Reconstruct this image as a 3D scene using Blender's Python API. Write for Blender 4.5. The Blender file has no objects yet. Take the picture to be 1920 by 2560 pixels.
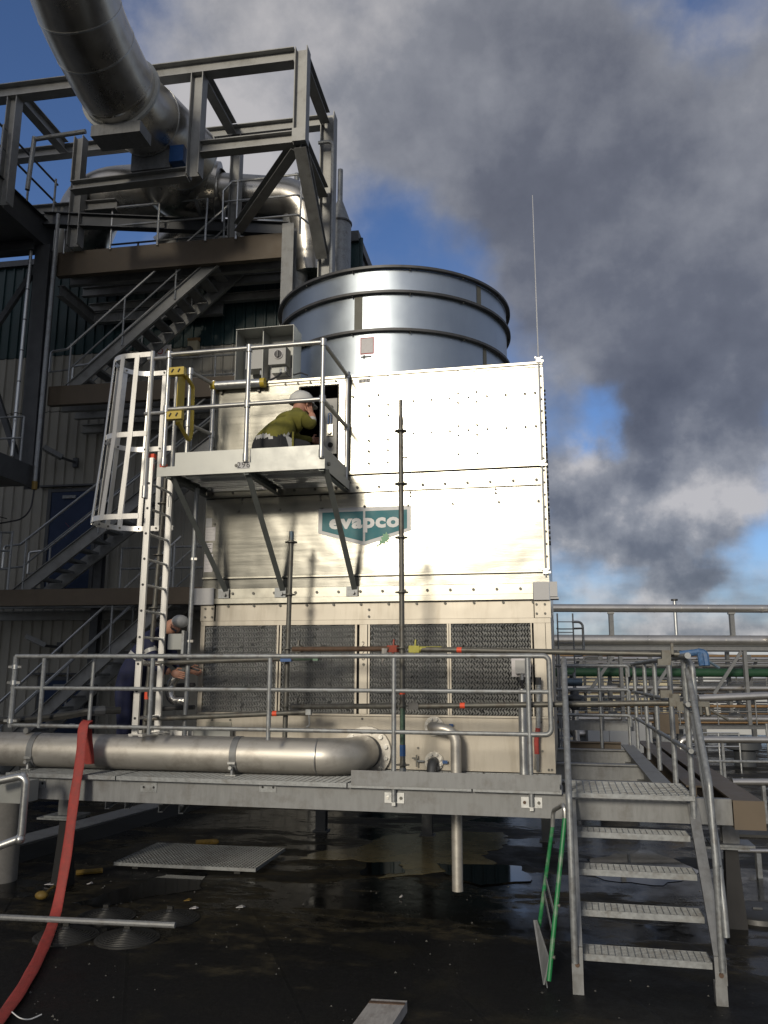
import bpy, math, random
from mathutils import Vector, Matrix, Quaternion
random.seed(7)
SC = bpy.context.scene
COL = SC.collection
V3 = Vector
# ------------------------------------------------------------------ camera
F_PX, YAW, PITCH, ROLL = 2076.66, math.radians(12.068), math.radians(11.0636), math.radians(.207)
CAM = V3((0, 0, 2.15))
FWD = V3((-math.sin(YAW)*math.cos(PITCH), math.cos(YAW)*math.cos(PITCH), math.sin(PITCH)))
RGT = V3((math.cos(YAW), math.sin(YAW), 0))
UPV = RGT.cross(FWD)
R2 = RGT*math.cos(ROLL) + UPV*math.sin(ROLL)
U2 = UPV*math.cos(ROLL) - RGT*math.sin(ROLL)
cd = bpy.data.cameras.new('camera')
cam = bpy.data.objects.new('camera', cd); COL.objects.link(cam)
cd.sensor_fit = 'VERTICAL'; cd.sensor_height = 24.0; cd.lens = F_PX/2560*24.0
cd.clip_start = .05; cd.clip_end = 6000
m = Matrix((R2, U2, -FWD)).transposed().to_4x4(); m.translation = CAM
cam.matrix_world = m
SC.camera = cam
BA = math.radians(2.2)
BX, BY = V3((math.cos(BA), math.sin(BA), 0)), V3((-math.sin(BA), math.cos(BA), 0))

def ray(px, py): return R2*((px-960)/F_PX) - U2*((py-1280)/F_PX) + FWD
def oY(px, py, y): d = ray(px, py); return CAM + d*(y/d.y)
def oZ(px, py, z): d = ray(px, py); return CAM + d*((z-CAM.z)/d.z)
def oX(px, py, x): d = ray(px, py); return CAM + d*(x/d.x)
def oV(px, py, v):                      # plant building frame: (u, v, z) axes turned 2.2 degrees
    d = ray(px, py); P = CAM + d*(v/d.dot(BY)); return V3((P.dot(BX), v, P.z))
def oU(px, py, u):
    d = ray(px, py); P = CAM + d*(u/d.dot(BX)); return V3((u, P.dot(BY), P.z))
def B(u, v, z): return BX*u + BY*v + V3((0, 0, z))
def BV(p): return B(p[0], p[1], p[2])

# ------------------------------------------------------------------ world
SUN = V3((-.150, -.945, .290)).normalized()
EL, AZ = math.asin(SUN.z), math.atan2(SUN.x, SUN.y)
w = bpy.data.worlds.new('World'); SC.world = w; w.use_nodes = True
nt = w.node_tree; nt.nodes.clear()
def N(t, **k):
    n = nt.nodes.new(t)
    for a, b in k.items(): setattr(n, a, b)
    return n
def LK(a, b): nt.links.new(a, b)
def MATH(op, a, b=None, c=None):
    n = N('ShaderNodeMath', operation=op)
    for i, v in enumerate((a, b, c)):
        if v is None: continue
        if isinstance(v, (int, float)): n.inputs[i].default_value = v
        else: LK(v, n.inputs[i])
    return n.outputs[0]
def VM(op, a, b=None, out=0):
    n = N('ShaderNodeVectorMath', operation=op)
    for i, v in enumerate((a, b)):
        if v is None: continue
        if hasattr(v, 'links'): LK(v, n.inputs[i])
        elif isinstance(v, (int, float)): n.inputs['Scale'].default_value = v
        else: n.inputs[i].default_value = v
    return n.outputs[out]
def NOISE(vec, scale, detail, rough=.55, lac=2.1, dist=0):
    n = N('ShaderNodeTexNoise'); LK(vec, n.inputs['Vector'])
    n.inputs['Scale'].default_value = scale; n.inputs['Detail'].default_value = detail
    n.inputs['Roughness'].default_value = rough; n.inputs['Lacunarity'].default_value = lac; n.inputs['Distortion'].default_value = dist
    return n
def MR(v, a, b, c, d, kind='SMOOTHSTEP'):
    n = N('ShaderNodeMapRange', interpolation_type=kind)
    LK(v, n.inputs[0])
    for i, x in enumerate((a, b, c, d)): n.inputs[i+1].default_value = x
    return n.outputs[0]
tc = N('ShaderNodeTexCoord')
d0 = VM('NORMALIZE', tc.outputs['Generated'])
sep = N('ShaderNodeSeparateXYZ'); LK(d0, sep.inputs[0])
zc = MATH('ADD', MATH('MAXIMUM', sep.outputs[2], 0.0), .16)
cmb = N('ShaderNodeCombineXYZ')
LK(MATH('DIVIDE', sep.outputs[0], zc), cmb.inputs[0]); LK(MATH('DIVIDE', sep.outputs[1], zc), cmb.inputs[1])
plane = cmb.outputs[0]
warp = NOISE(d0, 3.2, 4)
wv = VM('SCALE', VM('SUBTRACT', warp.outputs['Color'], (.5, .5, .5)), .26)
warp2 = NOISE(d0, 11, 5)
wv2 = VM('SCALE', VM('SUBTRACT', warp2.outputs['Color'], (.5, .5, .5)), .09)
dw = VM('ADD', VM('ADD', d0, wv), wv2)
def BLOBS(lst, start):
    acc = start
    for px, py, sig, wt in lst:
        k = ray(px, py).normalized()
        dist = VM('DISTANCE', dw, tuple(k), out=1)
        acc = MATH('ADD', acc, MR(dist, 0, sig, wt, 0))
    return acc
n_big = NOISE(plane, 1.15, 8, .5)
n_det = NOISE(d0, 5.5, 10, .55)
raw = MATH('ADD', MR(n_big.outputs[0], .25, .75, -.25, .55, 'LINEAR'), .58)
raw = MATH('ADD', raw, MR(n_det.outputs[0], .25, .75, -.30, .30, 'LINEAR'))
raw = BLOBS([(60, 160, .26, -1.7), (280, 440, .14, -.8), (1060, 640, .15, -.62), (1200, 860, .14, -.66), (960, 500, .10, -.25), (1490, 1030, .07, -.95), (1610, 1000, .05, -.45), (1800, 50, .10, -.75),
             (700, 160, .22, .6), (1560, 600, .26, .5), (1250, 230, .24, .5), (1420, 1180, .09, .8), (1700, 1240, .15, 1.0), (1880, 800, .22, .5), (1700, 1090, .10, .5), (1420, 1440, .07, -.5), (1700, 1420, .05, -.6), (1880, 1440, .10, -.9), (1690, 1475, .06, .7)], raw)
cov = MR(raw, -.12, .98, 0, .93)
off = VM('ADD', d0, (-.012, -.005, .034))
n_off = NOISE(off, 5.5, 10, .55)
lit = MATH('SUBTRACT', n_det.outputs[0], n_off.outputs[0])
lit = MATH('MULTIPLY', MR(lit, -.12, .12, -.10, .15, 'LINEAR'), MR(sep.outputs[2], .08, .42, 2.4, .9))
n_mid = NOISE(plane, 2.0, 6, .5)
br = MATH('ADD', MR(n_mid.outputs[0], .3, .7, -.06, .09, 'LINEAR'), .575)
br = MATH('ADD', br, lit)
br = MATH('ADD', br, MR(raw, .3, 1.6, .10, -.11, 'LINEAR'))             # thin edges bright, thick bases dark
br = BLOBS([(690, 70, .36, .30), (560, 420, .16, .20), (1330, 640, .16, -.06), (1640, 1040, .12, -.20), (1750, 900, .12, -.10), (1850, 330, .16, .14), (1430, 1090, .06, .34), (1600, 1200, .07, .24), (1780, 1260, .10, .36), (1640, 1370, .07, -.24), (1850, 1380, .06, -.15), (1560, 1620, .16, .10), (1860, 1620, .16, .10), (940, 640, .04, .4)], br)
vdot = N('ShaderNodeVectorMath', operation='DOT_PRODUCT'); LK(d0, vdot.inputs[0]); vdot.inputs[1].default_value = tuple(SUN)
br = MATH('ADD', br, MR(vdot.outputs['Value'], .45, 1.0, 0, .85))       # thin cloud round the sun glows by forward scatter
ramp = N('ShaderNodeValToRGB'); LK(br, ramp.inputs[0])
e = ramp.color_ramp.elements
e[0].position = 0; e[0].color = (.60, .62, .74, 1)
e[1].position = 1; e[1].color = (5.2, 5.05, 5.1, 1)
for p_, c_ in ((.25, (.92, .97, 1.20)), (.5, (1.40, 1.48, 1.78)), (.75, (2.6, 2.68, 2.98))):
    q = e.new(p_); q.color = c_ + (1,)
sky = N('ShaderNodeTexSky', sky_type='NISHITA', sun_disc=False, sun_elevation=EL, sun_rotation=AZ, altitude=30, air_density=1.0, dust_density=.6, ozone_density=2.5)
skyc = N('ShaderNodeMix', data_type='RGBA', blend_type='MULTIPLY'); skyc.inputs[0].default_value = 1
LK(sky.outputs[0], skyc.inputs[6]); skyc.inputs[7].default_value = (.76, .86, 1.12, 1)
mix = N('ShaderNodeMix', data_type='RGBA'); LK(cov, mix.inputs[0]); LK(skyc.outputs[2], mix.inputs[6]); LK(ramp.outputs[0], mix.inputs[7])
bg = N('ShaderNodeBackground'); LK(mix.outputs[2], bg.inputs[0]); bg.inputs[1].default_value = .10
wo = N('ShaderNodeOutputWorld'); LK(bg.outputs[0], wo.inputs[0])
# ------------------------------------------------------------------ sun, exposure
sl = bpy.data.lights.new('sun', 'SUN'); sl.energy = 2.0; sl.angle = math.radians(11); sl.color = (1, .90, .74)
so = bpy.data.objects.new('sun', sl); COL.objects.link(so)
so.rotation_euler = (-SUN).to_track_quat('-Z', 'Y').to_euler(); so.location = SUN*60
SC.view_settings.view_transform = 'Standard'; SC.view_settings.look = 'None'
SC.view_settings.exposure = 0; SC.view_settings.gamma = 1; SC.view_settings.use_curve_mapping = False
SC.render.engine = 'CYCLES'
SC.cycles.max_bounces = 8; SC.cycles.sample_clamp_indirect = 6

# ------------------------------------------------------------------ materials
MATS = {}
def mat(name, col, metal=0, rough=.5, var=.12, vscale=6, rvar=.1, bump=0, bscale=40, stretch=None, spec=.5, dirt=0, dirtcol=(.05, .045, .035), dscale=2.5, aniso=0, coat=0, oilcan=0, dstretch=None):
    m = bpy.data.materials.new(name); m.use_nodes = True; MATS[name] = m
    t = m.node_tree; bs = t.nodes['Principled BSDF']
    def n(ty, **k):
        x = t.nodes.new(ty)
        for a, b in k.items(): setattr(x, a, b)
        return x
    tcn = n('ShaderNodeTexCoord'); vec = tcn.outputs['Object']
    if stretch:
        mp = n('ShaderNodeMapping'); mp.inputs['Scale'].default_value = stretch
        t.links.new(vec, mp.inputs[0]); svec = mp.outputs[0]
    else: svec = vec
    nz = n('ShaderNodeTexNoise'); nz.inputs['Scale'].default_value = vscale; nz.inputs['Detail'].default_value = 6; nz.inputs['Roughness'].default_value = .65
    t.links.new(svec, nz.inputs['Vector'])
    mr = n('ShaderNodeMapRange'); t.links.new(nz.outputs[0], mr.inputs[0])
    mr.inputs[1].default_value = .25; mr.inputs[2].default_value = .75; mr.inputs[3].default_value = 1-var; mr.inputs[4].default_value = 1+var
    mx = n('ShaderNodeMix', data_type='RGBA', blend_type='MULTIPLY'); mx.inputs[0].default_value = 1
    mx.inputs[6].default_value = tuple(col)+(1,); t.links.new(mr.outputs[0], mx.inputs[7])
    out = mx.outputs[2]
    if dirt:
        nd = n('ShaderNodeTexNoise'); nd.inputs['Scale'].default_value = dscale; nd.inputs['Detail'].default_value = 9; nd.inputs['Roughness'].default_value = .7
        dv_ = vec
        if dstretch:
            dm = n('ShaderNodeMapping'); dm.inputs['Scale'].default_value = dstretch; t.links.new(vec, dm.inputs[0]); dv_ = dm.outputs[0]
        t.links.new(dv_, nd.inputs['Vector'])
        md = n('ShaderNodeMapRange'); t.links.new(nd.outputs[0], md.inputs[0]); md.inputs[1].default_value = .5; md.inputs[2].default_value = .72; md.inputs[3].default_value = 0; md.inputs[4].default_value = dirt
        m2 = n('ShaderNodeMix', data_type='RGBA'); t.links.new(md.outputs[0], m2.inputs[0]); t.links.new(out, m2.inputs[6]); m2.inputs[7].default_value = tuple(dirtcol)+(1,)
        out = m2.outputs[2]
    t.links.new(out, bs.inputs['Base Color'])
    bs.inputs['Metallic'].default_value = metal
    bs.inputs['Specular IOR Level'].default_value = spec
    if aniso:
        bs.inputs['Anisotropic'].default_value = aniso
        tg = n('ShaderNodeTangent', direction_type='RADIAL', axis='Z'); t.links.new(tg.outputs[0], bs.inputs['Tangent'])
    if coat: bs.inputs['Coat Weight'].default_value = coat
    if rvar:
        rr = n('ShaderNodeMapRange'); t.links.new(nz.outputs[0], rr.inputs[0])
        rr.inputs[1].default_value = .25; rr.inputs[2].default_value = .75
        rr.inputs[3].default_value = max(.03, rough-rvar); rr.inputs[4].default_value = min(1, rough+rvar)
        t.links.new(rr.outputs[0], bs.inputs['Roughness'])
    else: bs.inputs['Roughness'].default_value = rough
    if bump:
        nb = n('ShaderNodeTexNoise'); nb.inputs['Scale'].default_value = bscale; nb.inputs['Detail'].default_value = 5
        t.links.new(svec, nb.inputs['Vector'])
        bp = n('ShaderNodeBump'); bp.inputs['Strength'].default_value = bump; bp.inputs['Distance'].default_value = .01
        t.links.new(nb.outputs[0], bp.inputs['Height']); t.links.new(bp.outputs[0], bs.inputs['Normal'])
    if oilcan:
        no = n('ShaderNodeTexNoise'); no.inputs['Scale'].default_value = 1.7; no.inputs['Detail'].default_value = 2
        t.links.new(vec, no.inputs['Vector'])
        b2 = n('ShaderNodeBump'); b2.inputs['Strength'].default_value = 1; b2.inputs['Distance'].default_value = oilcan
        t.links.new(no.outputs[0], b2.inputs['Height'])
        if bump: t.links.new(b2.outputs[0], bp.inputs['Normal'])
        else: t.links.new(b2.outputs[0], bs.inputs['Normal'])
    return m
mat('zinc_panel', (.41, .40, .35), metal=.72, rough=.21, var=.08, vscale=2.2, rvar=.04, bump=.035, bscale=16, stretch=(.6, 1, 14), oilcan=.010, dirt=.14, dirtcol=(.27, .25, .20), dscale=1.6, dstretch=(5, 5, .6))
mat('zinc_trim', (.44, .428, .37), metal=.75, rough=.33, var=.1, vscale=5, rvar=.06, bump=.03, bscale=20, oilcan=.006, dirt=.3, dirtcol=(.25, .22, .17), dscale=4)
mat('basin_panel', (.46, .425, .36), metal=.45, rough=.42, var=.08, vscale=2, rvar=.07, oilcan=.008, dirt=.45, dirtcol=(.26, .22, .16), dscale=1.8, dstretch=(5, 5, .7))
mat('fan_steel', (.47, .525, .575), metal=1, rough=.40, var=.06, vscale=2, rvar=.05, oilcan=.004, dirt=.15, dirtcol=(.33, .36, .38), dscale=2, dstretch=(4, 4, .6))
mat('dark_ring', (.10, .10, .10), metal=.6, rough=.5, var=.3)
mat('band_strip', (.13, .13, .11), metal=.3, rough=.6)
mat('bolt_grey', (.15, .147, .13), metal=.3, rough=.55)
mat('bolt_bright', (.62, .61, .57), metal=.9, rough=.35)
mat('galv', (.31, .325, .33), metal=.5, rough=.50, var=.30, vscale=26, rvar=.14, bump=.08, bscale=60, dirt=.6, dirtcol=(.125, .098, .07), dscale=8)
mat('galv_beam', (.25, .257, .258), metal=.3, rough=.55, var=.24, vscale=7, rvar=.12, stretch=(3, 3, .6), dirt=.65, dirtcol=(.125, .112, .095), dscale=5)
mat('galv_bright', (.60, .61, .60), metal=.85, rough=.36, var=.12, vscale=12, rvar=.1)
mat('alu', (.80, .79, .76), metal=.75, rough=.38, var=.06, vscale=8, rvar=.06, bump=.02, stretch=(1, 1, .2))
mat('alu_rail', (.52, .52, .50), metal=.8, rough=.38, var=.1, vscale=10, rvar=.08)
mat('deck_white', (.50, .51, .48), metal=.3, rough=.45, var=.06)
mat('strut_grey', (.16, .175, .17), metal=.45, rough=.5, var=.15, vscale=10)
mat('stainless', (.60, .575, .52), metal=.6, rough=.46, var=.12, vscale=3, rvar=.08, bump=.03, bscale=18, stretch=(.5, 3, 3), dirt=.5, dirtcol=(.2, .165, .125), dscale=4)
mat('duct_alu', (.58, .555, .50), metal=.95, rough=.30, var=.18, vscale=1.8, rvar=.08, bump=.08, bscale=3, dirt=.3, dirtcol=(.25, .22, .18), dscale=2)
mat('scaffold', (.15, .147, .13), metal=.5, rough=.5, var=.3, vscale=16, dirt=.7, dirtcol=(.085, .06, .04), dscale=12)
mat('scaffold_rust', (.13, .082, .055), metal=.3, rough=.65, var=.4, vscale=14, dirt=.6, dirtcol=(.055, .035, .022), dscale=10)
mat('scaffold_blue', (.10, .145, .185), metal=.4, rough=.5, var=.35, vscale=14, dirt=.6, dirtcol=(.16, .15, .13), dscale=12)
mat('scaffold_green', (.10, .17, .12), metal=.4, rough=.5, var=.4, vscale=16, dirt=.7, dirtcol=(.25, .24, .21), dscale=14)
mat('orange_tape', (.85, .10, .04), rough=.5, var=.1)
mat('yellow_paint', (.58, .43, .05), rough=.4, var=.12, dirt=.3, dirtcol=(.25, .19, .04))
mat('yellow_wedge', (.45, .42, .07), rough=.5, var=.25, dirt=.5)
mat('red_wedge', (.32, .06, .035), rough=.55, var=.3, dirt=.5)
mat('blue_paint', (.03, .10, .28), rough=.4, var=.2)
mat('blue_wrap', (.05, .13, .28), rough=.55, var=.4, vscale=30, dirt=.5, dirtcol=(.3, .33, .36), dscale=20)
mat('white_print', (.75, .75, .74), rough=.5, var=.05)
mat('sticker_grey', (.50, .50, .50), rough=.5, var=.1)
mat('label_paper', (.62, .60, .60), rough=.6, var=.12, vscale=30)
mat('ink', (.03, .03, .035), rough=.5)
mat('ink_red', (.45, .05, .05), rough=.5)
mat('logo_teal', (.012, .16, .19), rough=.45, var=.1, spec=.3)
mat('logo_border', (.55, .56, .56), rough=.4, var=.04)
mat('leaf_green', (.20, .42, .24), rough=.5)
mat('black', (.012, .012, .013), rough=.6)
mat('louver_fill', (.37, .375, .365), rough=.55, var=.3, vscale=9, dirt=.7, dirtcol=(.15, .148, .138), dscale=2.2)
mat('cabinet_grey', (.36, .37, .35), metal=.2, rough=.45, var=.08)
mat('box_grey', (.42, .42, .40), rough=.5, var=.08)
mat('hose_red', (.36, .05, .04), rough=.62, var=.25, vscale=22, bump=.35, bscale=160, dirt=.5, dirtcol=(.15, .045, .035), dscale=10)
mat('brown_beam', (.135, .105, .072), metal=.1, rough=.55, var=.14, vscale=4, dirt=.4, dirtcol=(.10, .085, .065), dscale=3)
mat('frame_steel', (.31, .312, .30), metal=.35, rough=.5, var=.2, vscale=4, dirt=.5, dirtcol=(.14, .13, .115), dscale=3)
mat('dark_steel', (.10, .105, .11), metal=.4, rough=.5, var=.2, vscale=5)
mat('wall_cream', (.33, .317, .272), rough=.55, var=.14, vscale=1.2, stretch=(2, 2, .5), dirt=.45, dirtcol=(.20, .185, .15), dscale=1.5, dstretch=(3, 3, .4))
mat('wall_teal', (.014, .045, .048), rough=.45, var=.2, vscale=2)
mat('door_blue', (.018, .035, .085), rough=.4, var=.15)
mat('green_paint', (.015, .20, .06), rough=.45, var=.3, vscale=18, dirt=.8, dirtcol=(.28, .28, .26), dscale=7)
mat('green_pipe', (.02, .07, .035), rough=.5, var=.15)
mat('rack_steel', (.22, .225, .225), metal=.3, rough=.5, var=.12)
mat('rack_pipe', (.62, .60, .56), metal=.85, rough=.34, var=.1, vscale=2)
mat('copper_pipe', (.38, .24, .12), metal=.6, rough=.45)
mat('far_cream', (.55, .49, .33), rough=.7, var=.08, vscale=.4)
mat('far_white', (.52, .53, .52), rough=.6, var=.08, vscale=.6)
mat('far_dark', (.06, .065, .07), rough=.5, var=.2, vscale=.5)
mat('concrete', (.27, .26, .24), rough=.85, var=.2, vscale=8, bump=.2, bscale=30)
mat('plank', (.40, .38, .35), rough=.75, var=.25, vscale=10, stretch=(6, 1, 1), dirt=.5, dirtcol=(.14, .10, .08), dscale=8)
mat('rubber', (.03, .03, .028), rough=.45, var=.25, vscale=10)
mat('skin', (.50, .26, .18), rough=.5, var=.08)
mat('helmet', (.66, .66, .62), rough=.32, var=.06, vscale=10)
mat('hivis', (.175, .165, .028), rough=.85, var=.3, vscale=12, bump=.8, bscale=11, dirt=.45, dirtcol=(.09, .083, .02), dscale=5)
mat('trouser', (.03, .031, .034), rough=.85, var=.35, vscale=14, bump=.7, bscale=12)
mat('reflective', (.50, .50, .48), rough=.4, var=.1)
mat('navy', (.014, .018, .055), rough=.8, var=.35, vscale=12, bump=.7, bscale=11)
mat('foil', (.62, .61, .58), metal=1, rough=.22, var=.1, bump=.9, bscale=34)
mat('litter_yellow', (.24, .155, .03), rough=.6, var=.4, vscale=14, dirt=.6, dirtcol=(.06, .05, .03), dscale=8)
mat('grit', (.10, .098, .09), rough=.8, var=.5, vscale=3)
mat('glass_dark', (.04, .05, .06), rough=.1)

# ------------------------------------------------------------------ mesh builder
def basis(d, up=(0, 0, 1)):
    d = V3(d).normalized(); u = V3(up)
    s = d.cross(u)
    if s.length < 1e-4: s = d.cross(V3((0, 1, 0)))
    s.normalize(); return d, s, s.cross(d).normalized()
class M:
    def __init__(s): s.v = []; s.f = []
    def add(s, vs, fs):
        o = len(s.v); s.v += [V3(x) for x in vs]; s.f += [tuple(i+o for i in f) for f in fs]; return s
    def box(s, c, sz, ax=None):
        c = V3(c); X, Y, Z = ax or (V3((1, 0, 0)), V3((0, 1, 0)), V3((0, 0, 1)))
        a, b, h = sz[0]/2, sz[1]/2, sz[2]/2
        vs = [c + X*(i*a) + Y*(j*b) + Z*(k*h) for k in (-1, 1) for j in (-1, 1) for i in (-1, 1)]
        return s.add(vs, [(0, 2, 3, 1), (4, 5, 7, 6), (0, 1, 5, 4), (2, 6, 7, 3), (0, 4, 6, 2), (1, 3, 7, 5)])
    def bb(s, x0, x1, y0, y1, z0, z1): return s.box(((x0+x1)/2, (y0+y1)/2, (z0+z1)/2), (abs(x1-x0), abs(y1-y0), abs(z1-z0)))
    def ub(s, u0, u1, v0, v1, z0, z1): return s.box(B((u0+u1)/2, (v0+v1)/2, (z0+z1)/2), (abs(u1-u0), abs(v1-v0), abs(z1-z0)), (BX, BY, V3((0, 0, 1))))
    def ext(s, prof, p, q, up=(0, 0, 1)):
        p, q = V3(p), V3(q); d, sd, u = basis(q-p, up); n = len(prof)
        vs = [p + sd*a + u*b for a, b in prof] + [q + sd*a + u*b for a, b in prof]
        fs = [(i, (i+1) % n, n+(i+1) % n, n+i) for i in range(n)] + [tuple(range(n-1, -1, -1)), tuple(range(n, 2*n))]
        return s.add(vs, fs)
    def bar(s, p, q, w, h, up=(0, 0, 1)): return s.ext([(-w/2, -h/2), (w/2, -h/2), (w/2, h/2), (-w/2, h/2)], p, q, up)
    def ibeam(s, p, q, w, h, tf=.016, tw=.012, up=(0, 0, 1)):
        a, b = w/2, h/2; c = tw/2; g = b-tf
        return s.ext([(-a, -b), (a, -b), (a, -g), (c, -g), (c, g), (a, g), (a, b), (-a, b), (-a, g), (-c, g), (-c, -g), (-a, -g)], p, q, up)
    def chan(s, p, q, w, h, t=.012, up=(0, 0, 1), flip=1):
        f = flip; b = h/2
        return s.ext([(0, -b), (f*w, -b), (f*w, -b+t), (f*t, -b+t), (f*t, b-t), (f*w, b-t), (f*w, b), (0, b)], p, q, up)
    def angle(s, p, q, w, t=.008, up=(0, 0, 1)): return s.ext([(0, 0), (w, 0), (w, t), (t, t), (t, w), (0, w)], p, q, up)
    def path(s, pts, r, n=10, caps=True, radii=None):
        pts = [V3(p) for p in pts]; k = len(pts)
        tg = [(pts[min(i+1, k-1)]-pts[max(i-1, 0)]).normalized() for i in range(k)]
        d, a, b_ = basis(tg[0]); base = len(s.v); nrm = a
        for i in range(k):
            t = tg[i]; nrm = (nrm - t*nrm.dot(t)).normalized(); bi = t.cross(nrm)
            rr = radii[i] if radii else r
            sc = 1
            if 0 < i < k-1:
                c = (pts[i+1]-pts[i]).normalized().dot((pts[i]-pts[i-1]).normalized())
            for j in range(n):
                an = 2*math.pi*j/n; s.v.append(pts[i] + nrm*(rr*math.cos(an)) + bi*(rr*math.sin(an)))
        for i in range(k-1):
            for j in range(n):
                j2 = (j+1) % n
                s.f.append((base+i*n+j, base+i*n+j2, base+(i+1)*n+j2, base+(i+1)*n+j))
        if caps:
            s.f.append(tuple(base+j for j in range(n-1, -1, -1))); s.f.append(tuple(base+(k-1)*n+j for j in range(n)))
        return s
    def tube(s, p, q, r, n=10): return s.path([p, q], r, n)
    def pipe(s, pts, r, bend=.1, n=10, seg=6): return s.path(fillet(pts, bend, seg), r, n)
    def lathe(s, prof, c, axis=(0, 0, 1), n=24, a0=0, a1=2*math.pi):
        c = V3(c); d, x, y = basis(axis, (0, 0, 1) if abs(V3(axis).normalized().z) < .9 else (0, 1, 0))
        full = abs(a1-a0-2*math.pi) < 1e-6; cnt = n if full else n+1; base = len(s.v); k = len(prof)
        for j in range(cnt):
            an = a0+(a1-a0)*j/n; e_ = x*math.cos(an)+y*math.sin(an)
            for r, h in prof: s.v.append(c + e_*r + d*h)
        for j in range(n):
            j2 = (j+1) % cnt
            for i in range(k-1): s.f.append((base+j*k+i, base+j2*k+i, base+j2*k+i+1, base+j*k+i+1))
        return s
    def disc(s, c, axis, r, t, n=16): return s.lathe([(1e-4, 0), (r, 0), (r, t), (1e-4, t)], c, axis, n)
    def ball(s, c, rx, ry=None, rz=None, n=10, m_=7):
        ry = ry or rx; rz = rz or rx; c = V3(c); base = len(s.v)
        for i in range(1, m_):
            t = math.pi*i/m_
            for j in range(n):
                a = 2*math.pi*j/n; s.v.append(c+V3((rx*math.sin(t)*math.cos(a), ry*math.sin(t)*math.sin(a), rz*math.cos(t))))
        s.v += [c+V3((0, 0, rz)), c-V3((0, 0, rz))]; T, Bm = len(s.v)-2, len(s.v)-1
        for i in range(m_-2):
            for j in range(n):
                j2 = (j+1) % n; s.f.append((base+i*n+j, base+(i+1)*n+j, base+(i+1)*n+j2, base+i*n+j2))
        for j in range(n):
            j2 = (j+1) % n; s.f.append((T, base+j, base+j2)); o = base+(m_-2)*n; s.f.append((Bm, o+j2, o+j))
        return s
    def poly(s, pts, nrm, t):                    # flat plate: outline pts, thickness t along nrm
        n_ = V3(nrm).normalized(); k = len(pts); a = [V3(p) for p in pts]; b_ = [p+n_*t for p in a]
        return s.add(a+b_, [tuple(range(k-1, -1, -1)), tuple(range(k, 2*k))] + [(i, (i+1) % k, k+(i+1) % k, k+i) for i in range(k)])
    def mesh(s, name, origin=(0, 0, 0), smooth=35):
        o = V3(origin); me = bpy.data.meshes.new(name)
        me.from_pydata([tuple(v-o) for v in s.v], [], s.f); me.update()
        if smooth:
            me.polygons.foreach_set('use_smooth', [True]*len(me.polygons)); me.set_sharp_from_angle(angle=math.radians(smooth))
        return me
def fillet(pts, r, seg=6):
    pts = [V3(p) for p in pts]; out = [pts[0]]
    for i in range(1, len(pts)-1):
        a, b_, c = pts[i-1], pts[i], pts[i+1]; d1, d2 = (a-b_).normalized(), (c-b_).normalized()
        an = d1.angle(d2)
        if an > 3.1: continue
        t = min(r/math.tan(an/2), (a-b_).length*.49, (c-b_).length*.49); rr = t*math.tan(an/2)
        bis = (d1+d2).normalized(); cen = b_+bis*(rr/math.sin(an/2)); s0, s1 = b_+d1*t-cen, b_+d2*t-cen
        tot = s0.angle(s1)
        for k in range(seg+1):
            f = k/seg
            out.append(cen + (s0*math.sin((1-f)*tot) + s1*math.sin(f*tot))/math.sin(tot))
    out.append(pts[-1]); return out
def link(o): COL.objects.link(o); return o
def thing(name, label, cat, loc=(0, 0, 0), group=None):
    o = link(bpy.data.objects.new(name, None)); o.location = loc; o.empty_display_size = .1
    o['label'] = label; o['category'] = cat
    if group: o['group'] = group
    return o
def wloc(o):
    p = V3(o.location)
    while o.parent: o = o.parent; p = p+V3(o.location)
    return p
def part(name, mb, mt, parent, smooth=35, label=None, kind=None):
    me = mb if isinstance(mb, bpy.types.Mesh) else mb.mesh(name, wloc(parent), smooth)
    if not me.materials: me.materials.append(MATS[mt])
    o = link(bpy.data.objects.new(name, me)); o.parent = parent
    if label: o['label'] = label
    if name in ('bolts', 'rivets', 'hole', 'louver_panel', 'print', 'grating_fill'): kind = 'stuff'
    if kind: o['kind'] = kind
    return o
def inst(name, me, parent, world, rot=None):     # piece that shares mesh data, placed at a world point
    o = link(bpy.data.objects.new(name, me)); o.parent = parent; o.location = V3(world)-wloc(parent)
    if rot: o.rotation_euler = rot
    return o
def single(name, mb, mt, label, cat, loc=(0, 0, 0), group=None, smooth=35, kind=None):
    me = mb.mesh(name, loc, smooth); me.materials.append(MATS[mt])
    o = link(bpy.data.objects.new(name, me)); o.location = loc
    if kind: o['kind'] = kind
    if kind != 'structure': o['label'] = label; o['category'] = cat
    if group: o['group'] = group
    return o
def text_mesh(body, size, mt, extrude=.0006, offset=0, shear=0, space=1):
    c = bpy.data.curves.new('text', 'FONT'); c.body = body; c.size = size; c.extrude = extrude; c.offset = offset; c.shear = shear; c.space_character = space
    c.align_x = 'CENTER'; c.align_y = 'CENTER'; c.resolution_u = 3
    o = bpy.data.objects.new('t', c); COL.objects.link(o)
    me = bpy.data.meshes.new_from_object(o.evaluated_get(bpy.context.evaluated_depsgraph_get()))
    bpy.data.objects.remove(o); bpy.data.curves.remove(c)
    me.materials.clear(); me.materials.append(MATS[mt]); return me
def lettering(name, body, size, mt, parent, world, rot=(math.pi/2, 0, 0), **k):
    o = inst(name, text_mesh(body, size, mt, **k), parent, world, rot); o.data.name = name; return o
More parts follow.
